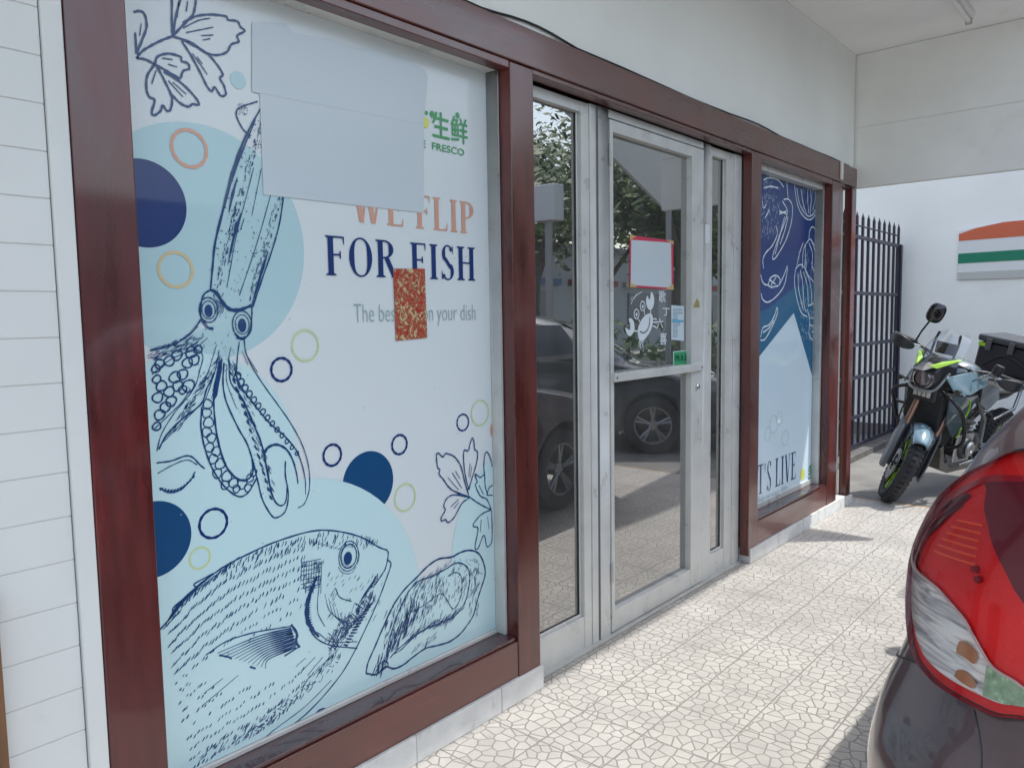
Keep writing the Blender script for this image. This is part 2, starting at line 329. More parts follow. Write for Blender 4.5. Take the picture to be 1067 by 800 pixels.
# narrow pane with white pipe to the right of the second window
MB().box((-1.935, 5.70, 0.09), (-1.93, 5.925, 2.35)).build('narrow_pane', mat('blue_reflection_glass', (0.33, 0.52, 0.62), 0.12, coat=0.8), SH)  # blue-white reflection in the glass painted as its base colour
MB().box((-1.93, 5.815, 0.085), (-1.892, 5.925, 2.35)).build('narrow_pane_frame', mat('cream_frame', (0.62, 0.58, 0.5), 0.6, var=0.1), SH, bevel=0.003)
mat('white_enamel', (0.78, 0.78, 0.76), 0.4, var=0.05)
dp = MB(); dp.box((-1.8238, 5.620, 2.370), (-1.808, 5.655, 2.50)); dp.build('white_clip', MATS['white_enamel'], SH, bevel=0.004)
# end pier block at the foot
pf = MB(); pf.box((-1.99, 5.905, 0.0), (-1.815, 6.035, 0.068)); pf.build('pier_foot', kerbm, SH, bevel=0.004)
# porch ceiling, beam, fascia
MB().box((-2.05, -2.6, 3.302), (-0.39, 6.062, 3.45)).build('porch_ceiling', plaster, SH)
be = MB(); be.box((-2.05, 5.996, 2.785), (-0.39, 6.06, 3.300)); be.box((-2.05, 6.000, 2.356), (-0.39, 6.06, 2.7848)); be.build('porch_beam', plaster, SH, bevel=0.004)
# upper floor mass above and room behind the glass
MB().box((-9.0, -2.6, 3.46), (-1.2, 6.0, 6.4)).build('upper_storey', wallw, SH)
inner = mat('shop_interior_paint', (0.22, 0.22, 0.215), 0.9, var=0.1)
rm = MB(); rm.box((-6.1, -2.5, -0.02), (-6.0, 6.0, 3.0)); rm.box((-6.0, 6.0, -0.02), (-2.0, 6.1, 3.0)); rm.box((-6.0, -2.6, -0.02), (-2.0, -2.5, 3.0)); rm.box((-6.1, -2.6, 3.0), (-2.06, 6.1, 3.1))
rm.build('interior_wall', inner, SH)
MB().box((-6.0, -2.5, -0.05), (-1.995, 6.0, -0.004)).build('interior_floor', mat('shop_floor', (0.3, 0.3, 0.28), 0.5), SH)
# ceiling tube lamp
TL = thing('ceiling_lamp', 'white tube batten lamp under the porch ceiling, its end poking into the top right', 'lamp', (-1.07, 5.1, 3.30))
MB().box((-1.10, 4.46, 3.262), (-1.04, 5.66, 3.3005)).build('lamp_housing', MATS['white_enamel'], TL, bevel=0.006)
MB().tube([(-1.07, 4.5, 3.245), (-1.07, 5.62, 3.245)], 0.014, 14).build('lamp_tube', mat('frosted_tube', (0.8, 0.8, 0.78), 0.3), TL, smooth=True)
for y in (4.47, 5.635):
    en = MB(); en.box((-1.09, y, 3.226), (-1.05, y + 0.02, 3.265))
    en.build('lamp_end_cap', mat('lamp_end_grey', (0.5, 0.5, 0.48), 0.5), TL, bevel=0.003)
# loose cable on the beam
pts = []
for k in range(60):
    y = 1.2 + k * 0.079; z = 2.4985 + 0.004 * noise.noise(Vector((y * 3, 0, 0)))
    if 2.02 < y < 2.52: z += 0.022 * math.sin((y - 2.02) / 0.5 * math.pi)
    if 3.9 < y < 4.6: z += 0.012 * math.sin((y - 3.9) / .7 * math.pi)
    pts.append((-1.836 + 0.003 * math.sin(y * 5), y, z))
tag(MB().tube(pts, 0.0045, 6).build('cable', black, smooth=True), 'thin black cable running loosely along the top of the red wooden beam', 'cable')
# rough board at far left
RB = MB(); RB.box((-1.826, 0.20, 0.0), (-1.800, 0.462, 0.905)); rb = RB.build('wooden_board', mat('orange_pine', (0.20, 0.095, 0.04), 0.6, var=0.5, vscale=6, stretch=(3, 3, 0.6), bump=0.3, dirt=((0.08, 0.03, 0.03), 0.58), dscale=4), bevel=0.006)
tag(rb, 'rough orange brown wooden board standing against the white siding at the left edge', 'board')
# ------------------------------------------------------------------ end wall, gate, banner
WLL = thing('boundary_wall', 'tall plain grey white wall behind the motorcycle', 'wall', (-1.0, 9.8, 0))
MB().box((-6.0, 9.70, 0.0), (0.42, 9.88, 3.35)).build('wall_face', mat('boundary_wall_paint', (0.86, 0.88, 0.88), 0.8, var=0.07, vscale=1.2, bump=0.2, bscale=30, dirt=((0.76, 0.77, 0.76), 0.6), dscale=1.3), WLL)  # one even off-white paint with faint random mottling
MB().box((-6.0, 9.685, -0.02), (0.42, 9.699, 0.13)).build('wall_skirting', mat('dirty_skirting', (0.20, 0.19, 0.18), 0.9, var=0.3, vscale=4), WLL)
GT = thing('metal_gate', 'black barred metal gate with pointed tops beside the wall', 'gate', (-2.45, 8.9, 0))
iron = mat('dark_iron_paint', (0.022, 0.02, 0.04), 0.45, var=0.3, vscale=10)
GX = -2.45; g = MB()
for z in (2.195, 1.64, 1.12, 0.79, 0.385, 0.09): g.box((GX - 0.014, 6.9, z - 0.018), (GX + 0.014, 9.60, z + 0.018))
g.box((GX - 0.008, 6.9, 2.30), (GX + 0.008, 9.60, 2.315))
g.build('gate_rail', iron, GT, bevel=0.002)
ys = [9.60 - k * 0.188 for k in range(15)]
for i, y in enumerate(ys):
    b_ = MB(); b_.box((GX - 0.011, y - 0.016, 0.07), (GX + 0.011, y + 0.016, 2.40)); w_ = 0.016
    b_.add([(GX - .008, y - .016, 2.40), (GX + .008, y - .016, 2.40), (GX + .008, y + .016, 2.40), (GX - .008, y + .016, 2.40), (GX, y - 0.006, 2.45)], [(0, 1, 4), (1, 2, 4), (2, 3, 4), (3, 0, 4)])
    b_.build('gate_bar', iron, GT)
MB().box((GX - 0.03, 9.615, 0.0), (GX + 0.03, 9.675, 2.21)).build('gate_post', iron, GT, bevel=0.003)
lb = MB(); lb.box((GX - 0.02, 7.65, 1.0), (GX + 0.035, 7.75, 1.14)); lb.build('latch_box', iron, GT, bevel=0.004)
kb = MB(); kb.box((-2.56, 6.9, -0.012), (-2.34, 9.68, 0.045)); tag(kb.build('low_kerb', mat('dark_kerb', (0.13, 0.125, 0.12), 0.95, var=0.4, vscale=9, bump=0.6)), 'low dark kerb running under the metal gate', 'kerb')  # dark grey base colour, mottled at random
BN = thing('banner', 'white banner on the far wall with an orange top band and a green stripe', 'banner', (-1.0, 9.68, 1.8))
yb = 9.688; x0 = -1.86; x1 = 0.25
MB().prism([(x0, 1.79), (x1, 1.77), (x1, 2.40), (x0 + 0.42, 2.375), (x0 + 0.16, 2.345), (x0, 2.315)], yb - 0.010, yb + 0.006).build('banner_sheet', mat('white_vinyl', (0.72, 0.74, 0.77), 0.5), BN)
MB().prism([(x0 + 0.002, 2.21), (x1, 2.235), (x1, 2.402), (x0 + 0.42, 2.378), (x0 + 0.16, 2.335), (x0 + 0.002, 2.285)], yb - 0.014, yb - 0.0105).build('orange_band', mat('orange_red_vinyl', (0.60, 0.13, 0.06), 0.5), BN)
MB().prism([(x0, 1.965), (x1, 1.975), (x1, 2.09), (x0, 2.072)], yb - 0.014, yb - 0.0105).build('green_stripe', mat('green_vinyl', (0.005, 0.20, 0.12), 0.5), BN)
MB().prism([(x0, 1.79), (x1, 1.77), (x1, 1.87), (x0, 1.868)], yb - 0.014, yb - 0.0105).build('grey_band', mat('grey_vinyl', (0.50, 0.51, 0.50), 0.6), BN)
# ================================================================== WINDOW GRAPHICS
def vinyl(name, col, rough=0.3, coat=0.35): return mat(name, col, rough, coat=coat, coat_rough=0.03, spec=0.3)
INK = vinyl('ink_blue', (0.012, 0.055, 0.17)); NAVY = vinyl('navy_vinyl', (0.009, 0.034, 0.155)); NAVY2 = vinyl('sea_blue_vinyl', (0.009, 0.068, 0.185))
SHEET = vinyl('pale_vinyl', (0.655, 0.72, 0.735)); AQUA = vinyl('aqua_vinyl', (0.42, 0.615, 0.655)); AQUA2 = vinyl('light_aqua_vinyl', (0.53, 0.735, 0.765))
SALM = vinyl('salmon_vinyl', (0.62, 0.33, 0.24)); OCH = vinyl('ochre_vinyl', (0.62, 0.52, 0.30)); LIME = vinyl('pale_lime_vinyl', (0.55, 0.66, 0.36)); YEL = vinyl('yellow_vinyl', (0.62, 0.66, 0.12))
GREYT = vinyl('grey_text_vinyl', (0.30, 0.40, 0.40)); GREEN = vinyl('leaf_green_vinyl', (0.03, 0.30, 0.09)); WHITEL = vinyl('white_line_vinyl', (0.74, 0.84, 0.90))
PAPER = mat('blank_white_paper', (0.53, 0.60, 0.64), 0.45, coat=0.3)
class Art:
    def __init__(s, X, clip=None): s.X = X; s.clip = clip; s.m = MB(); s.k = 0
    def p(s, px, py): q = on_x(px, py, -1.934); return (q.y, q.z)
    def poly(s, pts):
        if s.clip:
            y0, y1, z0, z1 = s.clip
            for ax_, lim, sg in ((0, y0, 1), (0, y1, -1), (1, z0, 1), (1, z1, -1)):
                out = []; n = len(pts)
                for i in range(n):
                    a, b = pts[i - 1], pts[i]; da = (a[ax_] - lim) * sg; db = (b[ax_] - lim) * sg
                    if (da < 0) != (db < 0):
                        t = da / (da - db); out.append((a[0] + (b[0] - a[0]) * t, a[1] + (b[1] - a[1]) * t))
                    if db >= 0: out.append(b)
                pts = out
                if len(pts) < 3: return
        a = sum(pts[i - 1][0] * pts[i][1] - pts[i][0] * pts[i - 1][1] for i in range(len(pts)))
        if abs(a) < 1e-9: return
        if a < 0: pts = pts[::-1]
        s.k += 1; x = s.X + (s.k % 7) * 0.000035
        s.m.add([(x, y, z) for y, z in pts], [tuple(range(len(pts)))])
    def fill(s, px, smooth=0, closed=True):
        q = [s.p(*a) for a in px]
        if smooth: q = [(v[0], v[1]) for v in catmull([(a, b, 0) for a, b in q], smooth, True)]
        s.poly(q)
    def line(s, px, w=0.004, smooth=5, closed=False, taper=0, raw=False, w1=None):
        q = px if raw else [s.p(*a) for a in px]
        if smooth and len(q) > 2: q = [(v[0], v[1]) for v in catmull([(a, b, 0) for a, b in q], smooth, closed)]
        if closed: q = q + [q[0]]
        n = len(q); L = []; Rr = []
        for i in range(n):
            a = q[max(i - 1, 0)]; b = q[min(i + 1, n - 1)]
            if closed and i in (0, n - 1): a = q[n - 2]; b = q[1]
            dx, dy = b[0] - a[0], b[1] - a[1]; d = math.hypot(dx, dy) or 1
            t = i / (n - 1); ww = w if w1 is None else w + (w1 - w) * t
            if taper: ww *= (1 - taper) + taper * math.sin(math.pi * min(max(t, 0.02), 0.98))
            ww *= 1 + 0.18 * math.sin(i * 1.7 + q[0][0] * 90)
            nx, ny = -dy / d * ww / 2, dx / d * ww / 2
            L.append((q[i][0] + nx, q[i][1] + ny)); Rr.append((q[i][0] - nx, q[i][1] - ny))
        for i in range(n - 1): s.poly([L[i], L[i + 1], Rr[i + 1], Rr[i]])
    def circ(s, cx, cy, ry, n=72, cut=None):
        c = s.p(cx, cy); r = (s.p(cx, cy - ry)[1] - s.p(cx, cy + ry)[1]) / 2
        s.poly([(c[0] + r * math.cos(2 * math.pi * k / n), c[1] + r * math.sin(2 * math.pi * k / n)) for k in range(n)])
    def ring(s, cx, cy, ry, w, n=40, sx=1.0, wob=0, rot=0):
        c = s.p(cx, cy); r = (s.p(cx, cy - ry)[1] - s.p(cx, cy + ry)[1]) / 2
        q = []
        for k in range(n):
            t = 2 * math.pi * k / n; rr = r * (1 + wob * math.sin(3 * t + cx)); a, b = rr * sx * math.cos(t), rr * math.sin(t)
            q.append((c[0] + a * math.cos(rot) - b * math.sin(rot), c[1] + a * math.sin(rot) + b * math.cos(rot)))
        s.line(q, w, 0, True, raw=True)
    def dot(s, px, py, r, asp=1.0):
        c = s.p(px, py); s.poly([(c[0] + r * asp * math.cos(k * 1.2566), c[1] + r * math.sin(k * 1.2566)) for k in range(5)])
    def dash(s, px, py, ang, ln, w):
        c = s.p(px, py); dx, dy = math.cos(ang) * ln / 2, math.sin(ang) * ln / 2
        s.line([(c[0] - dx, c[1] - dy), (c[0] + 0.15 * dy, c[1] - 0.15 * dx), (c[0] + dx, c[1] + dy)], w, 2, taper=0.7, raw=True)
    def done(s, name, m, parent):
        return s.m.build(name, m, parent, keep=True)
# ---- serif capitals ---------------------------------------------------------
def serif(art, text, y0, y1, z0, z1, gap=0.10, thick=0.155, thin=0.045, word=None):
    G = {}
    Tk, Tn = thick, thin
    def rect(a, b, c, d): return [(a, b), (c, b), (c, d), (a, d)]
    def stem(x): return [rect(x, 0.0, x + Tk, 1.0), [(x - .07, 0), (x + Tk + .07, 0), (x + Tk + .07, .028), (x + Tk, .06), (x, .06), (x - .07, .028)], [(x - .07, 1), (x - .07, .972), (x, .94), (x + Tk, .94), (x + Tk + .07, .972), (x + Tk + .07, 1)]]
    def bar(xa, xb, z, ser=0.09): return [rect(xa, z - Tn / 2, xb, z + Tn / 2)] + ([[(xb - Tn, z + ser), (xb - Tn, z - ser), (xb, z - ser), (xb, z + ser)]] if ser else [])
    def arc(cx, cz, rx, rz, a0, a1, n=18, tk=Tk, tn=Tn):
        out = []
        for i in range(n):
            ps = []
            for a in (a0 + (a1 - a0) * i / n, a0 + (a1 - a0) * (i + 1) / n):
                w = tn + (tk - tn) * abs(math.cos(a)) ** 1.4; wz = tn
                ps.append(((cx + rx * math.cos(a), cz + rz * math.sin(a)), (cx + (rx - w) * math.cos(a), cz + (rz - wz) * math.sin(a))))
            out.append([ps[0][0], ps[1][0], ps[1][1], ps[0][1]])
        return out
    def diag(x0_, z0_, x1_, z1_, w): return [[(x0_ - w / 2, z0_), (x0_ + w / 2, z0_), (x1_ + w / 2, z1_), (x1_ - w / 2, z1_)]]
    def ser(x, z): return [rect(x - .13, z - .014, x + .13, z + .014)]
    P = math.pi
    G['F'] = (0.56, stem(.07) + bar(.2, .54, .978, 0) + [[(.49, 1), (.54, 1), (.54, .80), (.52, .80)]] + bar(.2, .44, .53))
    G['E'] = (0.58, G['F'][1] + bar(.2, .54, .022, 0) + [[(.50, 0), (.56, 0), (.58, .22), (.56, .22)]])
    G['L'] = (0.56, stem(.07) + bar(.2, .54, .022, 0) + [[(.48, 0), (.55, 0), (.57, .24), (.55, .24)]])
    G['I'] = (0.33, stem(.09))
    G['H'] = (0.72, stem(.07) + stem(.50) + bar(.2, .52, .52, 0))
    G['T'] = (0.58, stem(.22) + bar(.02, .56, .978, 0) + [[(.02, 1), (.06, 1), (.04, .80), (.02, .80)], [(.52, 1), (.56, 1), (.56, .80), (.54, .80)]])
    G['O'] = (0.74, arc(.37, .5, .35, .515, 0, 2 * P, 40))
    G['P'] = (0.60, stem(.07) + arc(.27, .735, .31, .265, -P / 2, P / 2) + bar(.2, .28, .978, 0) + bar(.2, .28, .49, 0))
    G['R'] = (0.68, stem(.07) + arc(.27, .755, .30, .245, -P / 2, P / 2) + bar(.2, .28, .978, 0) + bar(.2, .30, .53, 0) + diag(.60, 0, .34, .53, .16) + ser(.62, .014))
    G['W'] = (1.02, diag(.28, 0, .12, 1, .15) + diag(.30, 0, .48, 1, .055) + diag(.66, 0, .50, 1, .15) + diag(.70, 0, .90, 1, .055) + ser(.12, .986) + ser(.50, .986) + ser(.90, .986))
    G['V'] = (0.70, diag(.35, 0, .13, 1, .16) + diag(.38, 0, .60, 1, .05) + ser(.13, .986) + ser(.60, .986))
    G['S'] = (0.52, arc(.26, .75, .21, .265, P * .12, P * 1.25, 16, Tk * .8) + arc(.26, .25, .23, .265, -P * .88, P * .30, 16, Tk * .8) + [[(.06, .66), (.20, .66), (.47, .32), (.33, .32)]] + [[(.43, .98), (.47, .98), (.47, .76), (.45, .76)], [(.03, .26), (.05, .26), (.09, .02), (.03, .02)]])
    G["'"] = (0.18, [[(.04, .98), (.14, .98), (.10, .68), (.07, .68)]])
    G[' '] = (0.26, [])
    tot = sum(G[c][0] + gap for c in text) - gap; sx = (y1 - y0) / tot; x = 0; wi = 0
    for c in text:
        if c == ' ': wi += 1
        for pl in (G[c][1] if word is None or word == wi else []): art.poly([(y0 + (x + a) * sx, z0 + b * (z1 - z0)) for a, b in pl])
        x += G[c][0] + gap
def text_mesh(name, body, m, parent, y0, y1, z0, z1, X, bold=0.0, local=False):
    c = bpy.data.curves.new('tmp', 'FONT'); c.body = body; c.offset = bold; c.resolution_u = 3
    o = bpy.data.objects.new('tmp', c); C.objects.link(o); bpy.context.view_layer.update()
    me = bpy.data.meshes.new_from_object(o.evaluated_get(bpy.context.evaluated_depsgraph_get()))
    bpy.data.objects.remove(o)
    vs = [v.co.copy() for v in me.vertices]; a = min(v.x for v in vs); b = max(v.x for v in vs); c0 = min(v.y for v in vs); d = max(v.y for v in vs)
    mb = MB(); mb.add([(X, y0 + (v.x - a) / (b - a) * (y1 - y0), z0 + (v.y - c0) / (d - c0) * (z1 - z0)) for v in vs], [tuple(p.vertices) for p in me.polygons])
    return mb.build(name, m, parent, keep=True, local=local)

# ---- LEFT WINDOW -------------------------------------------------------------
CL = (0.815, 2.113, 0.262, 2.330)
P1 = thing('window_poster', 'large pale blue seafood poster with squid and fish drawings filling the left window', 'poster', (-1.934, 1.46, 0.25))
MB().box((-1.9348, CL[0], CL[2]), (-1.9342, CL[1], CL[3])).build('poster_sheet', SHEET, P1)
X0 = -1.9340
for q_ in ((150, 212, 46), (384, 503, 33)):
    a = Art(X0 + .0006, CL); a.circ(*q_); a.done('navy_disc', NAVY if q_[0] == 150 else NAVY2, P1)
a = Art(X0 + .0003, CL); a.circ(212, 254, 123); a.done('aqua_disc', AQUA, P1)
for q_ in ((202, 492, 124), (543, 562, 100), (474, 694, 106)):
    a = Art(X0 + .0009 + (.0001 if q_[0] == 474 else .00005 if q_[0] == 543 else 0), CL); a.circ(*q_); a.done('pale_aqua_disc', AQUA2, P1)
a = Art(X0 + .0012, CL); a.circ(312, 668, 167); a.done('pale_aqua_disc', AQUA2, P1)
a = Art(X0 + .0013, CL); a.circ(248, 84, 9); a.done('aqua_disc', AQUA, P1)
a = Art(X0 + .0016, CL); a.circ(160, 562, 40); a.done('navy_disc', NAVY2, P1)
for lst, m_, w in (([(197, 155, 19)], SALM, .0085), ([(183, 281, 18)], OCH, .008), ([(293, 385, 12), (346, 474, 11), (416, 463, 10), (482, 440, 8.5), (222, 545, 15), (334, 748, 9.5)], NAVY, .0075), ([(318, 360, 16), (500, 430, 13), (422, 518, 14), (208, 581, 11)], LIME, .006)):
    for cx, cy, r in lst:
        a = Art(X0 + .0018, CL); a.ring(cx, cy, r, w * (0.8 if r < 10 else 1)); a.done('bubble_ring', m_, P1)
a = Art(X0 + .0018, CL); a.circ(386, 729, 9); a.done('yellow_disc', YEL, P1)
a = Art(X0 + .0018, CL); a.circ(518, 447, 11); a.done('salmon_disc', SALM, P1)
# squid -------------------------------------------------------------------------
W = 0.0044
sq = Art(X0 + .0022, CL)
sq.line([(268, 106), (262, 108), (250, 112), (246, 117), (247, 124), (253, 135), (261, 142)], W)
sq.line([(272, 112), (262, 130), (251, 153), (241, 182), (233, 215), (224, 252), (221, 280), (219, 302)], 0.007, taper=0.4)
sq.line([(266, 125), (252, 158), (241, 188), (234, 216)], 0.006, taper=.7)
sq.line([(295, 205), (291, 232), (284, 258), (273, 290), (263, 320)], W)
sq.line([(282, 202), (272, 238), (262, 270), (249, 308)], 0.0022); sq.line([(264, 175), (255, 210), (246, 245), (236, 300)], 0.0022); sq.line([(272, 176), (266, 205), (262, 225)], 0.0018)
for q in ([(251, 222), (245, 240), (237, 276)], [(279, 262), (272, 284), (262, 318)], [(247, 185), (242, 203), (238, 222)], [(254, 228), (250, 240)]): sq.line(q, 0.008, taper=.8)
sq.line([(219, 302), (225, 305), (233, 317), (241, 323), (252, 322), (262, 318)], 0.010, taper=.3)
# left eye, right eye
for cx, cy, rx, ry in ((217, 323, 8, 13), (252, 338, 8, 14)):
    cc = sq.p(cx, cy); r = (sq.p(cx, cy - ry)[1] - sq.p(cx, cy + ry)[1]) / 2
    for k_, w_ in ((1.0, 0.0035), (0.72, 0.0025)): sq.ring(cx, cy, ry * k_, w_, sx=0.78)
    cy2 = cy + 1; pu = sq.p(cx, cy2); sq.poly([(pu[0] + r * .34 * math.cos(t * .35), pu[1] + r * .52 * math.sin(t * .35)) for t in range(18)])
sq.line([(219, 302), (212, 307), (209, 318), (209, 330), (214, 340), (222, 342)], W); sq.line([(262, 320), (262, 330), (260, 344), (254, 353), (246, 352)], W)
for k in range(5): sq.line([(224 + k * 1.6, 311 + k), (226 + k * 1.6, 318 + k), (224 + k * 1.6, 327)], 0.0016)
sq.line([(212, 334), (216, 341), (222, 343)], .006); sq.line([(245, 348), (250, 353), (255, 351)], .006)
# head to arms
sq.line([(209, 333), (200, 345), (186, 356), (170, 362), (156, 365)], 0.005); sq.line([(206, 340), (196, 350), (182, 358), (160, 364)], 0.0022)
sq.line([(158, 390), (175, 376), (192, 368), (206, 365), (211, 372), (208, 385), (203, 402), (194, 415), (180, 432), (168, 452), (163, 470)], 0.0026)
sq.line([(222, 392), (215, 405), (209, 421), (190, 436), (174, 452), (165, 468)], W); sq.line([(205, 425), (190, 440), (178, 452), (168, 462)], .002)
sq.line([(160, 447), (176, 432), (190, 418), (198, 405)], 0.0026)
sq.line([(228, 365), (224, 385), (216, 410), (210, 424)], 0.0024)
sq.line([(229, 370), (225, 392), (222, 415), (223, 402)], .0022)
sq.poly([sq.p(*q) for q in ((231, 371), (228, 378), (222, 402), (221, 420), (226, 412), (228, 400), (231, 385))])
# arm with suckers (front loop)
sq.line([(210, 424), (209, 446), (214, 470), (222, 490), (234, 507), (248, 517), (258, 513), (267, 498)], W)
sq.line([(222, 405), (223, 432), (227, 460), (235, 485), (246, 498), (256, 500), (263, 492), (262, 478)], 0.006, taper=.3)
sq.line([(233, 378), (232, 400), (236, 420), (248, 446), (257, 462), (263, 480), (268, 500), (273, 520), (282, 536), (288, 539), (297, 532), (300, 515), (297, 495), (297, 480)], W)
sq.line([(238, 375), (240, 398), (252, 415), (262, 438), (272, 462), (278, 490), (283, 515), (290, 526), (297, 523), (299, 505)], 0.0055, taper=.4)
sq.line([(275, 472), (279, 466), (288, 463), (298, 468), (305, 480), (309, 495), (310, 504)], 0.009, w1=.003)
sq.line([(254, 353), (256, 368), (264, 385), (275, 402), (288, 420), (302, 440), (314, 462), (321, 485), (322, 508), (317, 524), (310, 529)], 0.0032)
sq.line([(243, 380), (248, 398), (262, 418), (280, 440), (297, 455), (310, 472), (317, 495), (318, 515)], 0.0045, taper=.5)
sq.line([(249, 356), (247, 372), (246, 388)], .003)
sq.line([(163, 482), (178, 480), (192, 475), (200, 476), (208, 484), (213, 488)], 0.004); sq.line([(164, 493), (180, 484), (195, 479), (205, 484)], .0025)
sq.line([(166, 508), (176, 513), (188, 510), (198, 500), (203, 491)], 0.0035)
rr = random.Random(5)
for cx, cy, r in ((184, 370, 5), (176, 376, 5), (166, 379, 4.5), (199, 367, 5.5), (206, 364, 4), (195, 378, 5), (202, 375, 5), (190, 390, 5), (182, 393, 5.5), (196, 402, 6), (185, 402, 5), (176, 408, 5), (168, 402, 5), (164, 414, 5), (178, 418, 5), (172, 424, 5), (166, 432, 5), (163, 395, 4), (190, 406, 4), (162, 384, 4), (163, 444, 4)):
    sq.ring(cx, cy, r, 0.0042, 16, sx=1.15, wob=.06, rot=.6)
for cx, cy, r in ((216, 421, 5), (215, 430, 5), (217, 440, 5.5), (215, 450, 5), (220, 456, 5), (218, 466, 5), (225, 470, 5), (222, 478, 5), (229, 483, 5.5), (226, 493, 5), (236, 496, 5.5), (234, 505, 4.5), (243, 503, 5), (246, 509, 4), (252, 504, 5), (258, 508, 4), (260, 498, 4), (264, 492, 3.5)):
    sq.ring(cx, cy, r, 0.0035, 14, sx=1.0, wob=.08)
for k in range(14):
    t = k / 13; x = 247 + 62 * t ** 1.1; y = 392 + 80 * t; sq.ring(x, y, 3.6 - 1.8 * t, 0.0040, 10, sx=1.2, rot=.8)
for k in range(16):
    t = k / 15; sq.dash(240 + 42 * t ** .9, 388 + 130 * t, R(-60), 0.018, 0.006)
for k in range(11):
    t = k / 10; sq.dash(168 + 33 * t, 509 - 1 * math.sin(t * 3) * -4 - 13 * t * t, R(20 + 40 * t), 0.010, 0.006)
for q in ([(230, 375), (227, 390), (220, 415)], [(236, 380), (236, 398), (246, 425)], [(240, 362), (238, 375), (240, 385)], [(225, 360), (219, 380), (212, 400)], [(216, 352), (204, 362), (186, 370)], [(212, 350), (200, 360)], [(258, 372), (268, 388)], [(252, 366), (258, 380)]): sq.line(q, .0018)
def inside(poly, x, y):
    c = False; n = len(poly)
    for i in range(n):
        x1_, y1_ = poly[i]; x2_, y2_ = poly[i - 1]
        if (y1_ > y) != (y2_ > y) and x < (x2_ - x1_) * (y - y1_) / (y2_ - y1_) + x1_: c = not c
    return c
mantle = [(270, 118), (250, 160), (236, 205), (226, 250), (221, 300), (240, 318), (262, 315), (285, 250), (294, 206), (274, 206), (272, 110)]
for k in range(520):
    x, y = rr.uniform(218, 296), rr.uniform(108, 318)
    if inside(mantle, x, y):
        e = x - (272 - (y - 112) * .27) if y > 120 else 30
        if e < 14 or rr.random() < .35 or (x > 262 and y > 240): sq.dot(x, y, rr.uniform(.0009, .0024), 1.0)
head = [(210, 345), (235, 322), (258, 350), (250, 395), (262, 430), (255, 440), (240, 400), (222, 395), (190, 425), (205, 370), (165, 372)]
for k in range(330):
    x, y = rr.uniform(160, 270), rr.uniform(322, 445)
    if inside(head, x, y): sq.dot(x, y, rr.uniform(.0008, .0018))
for k in range(40): x, y = rr.uniform(247, 258), rr.uniform(108, 120); sq.dot(x, y, rr.uniform(.001, .002))
for k in range(70):
    t = rr.random(); sq.dot(238 + 38 * t + rr.uniform(-3, 9), 395 + 125 * t, rr.uniform(.0008, .0016))
for k in range(150):
    t = rr.random(); y = 125 + 185 * t; x = 222 + 50 * (1 - t) ** 1.15 + rr.uniform(-1, 5); sq.dash(x, y, R(rr.uniform(62, 84)), rr.uniform(.006, .014), rr.uniform(.0014, .0028))
for k in range(90):
    t = rr.random(); y = 205 + 110 * t; x = 294 - 30 * t - rr.uniform(0, 7); sq.dash(x, y, R(rr.uniform(62, 80)), rr.uniform(.006, .014), rr.uniform(.0014, .0026))
for k in range(90):
    t = rr.random(); sq.dash(206 - 48 * t + rr.uniform(-3, 3), 346 + 18 * t + rr.uniform(0, 12), R(rr.uniform(5, 35)), rr.uniform(.008, .018), .002)
for k in range(110):
    t = rr.random(); sq.dash(228 - 50 * t + rr.uniform(-5, 4), 375 + 78 * t, R(rr.uniform(35, 60)), rr.uniform(.008, .02), .002)
for k in range(120):
    t = rr.random(); sq.dash(238 + 46 * t ** .9 + rr.uniform(-4, 5), 372 + 140 * t, R(rr.uniform(-75, -55)), rr.uniform(.008, .02), .002)
sq.done('squid_drawing', INK, P1)
# fish ------------------------------------------------------------------------------
fi = Art(X0 + .0022, CL)
fi.line([(165, 657), (180, 640), (200, 616), (230, 592), (262, 575), (290, 563), (325, 553), (350, 553), (375, 559), (395, 570), (403, 573), (404, 579), (401, 592), (395, 602), (388, 612)], 0.0045)
fi.line([(404, 583), (407, 588), (402, 603), (395, 622), (385, 645), (368, 680), (352, 706), (322, 740), (290, 765), (262, 785), (240, 800)], 0.0045)
fi.line([(345, 708), (318, 735), (285, 760), (262, 779)], 0.0025); fi.line([(391, 600), (386, 612)], .005)
fi.line([(172, 650), (185, 631), (205, 611), (232, 590)], 0.008, taper=.7); fi.line([(182, 638), (180, 633), (196, 619), (205, 612), (202, 608), (222, 597)], .004)
for k in range(16):
    t = k / 15; fi.line([(180 + 62 * t, 640 - 52 * t), (184 + 62 * t, 630 - 48 * t), (190 + 60 * t, 626 - 46 * t)], .0025)
pe = fi.p(362, 580); r = 0.034
for k_, w_ in ((1.0, .003), (.80, .004)): fi.ring(363, 579, 15.5 * k_, w_, sx=.80)
fi.poly([(pe[0] + .016 * math.cos(t * .3), pe[1] - .004 + .021 * math.sin(t * .3)) for t in range(21)])
fi.line([(352, 590), (356, 596), (365, 597), (371, 590)], .002); fi.line([(372, 570), (374, 578), (372, 588)], .0018)
for k in range(22):
    t = R(60 + k * 11); fi.line([(363 + 9.5 * math.cos(t), 579 - 12.5 * math.sin(t)), (363 + 7 * math.cos(t), 579 - 9.5 * math.sin(t))], .0016, 0)
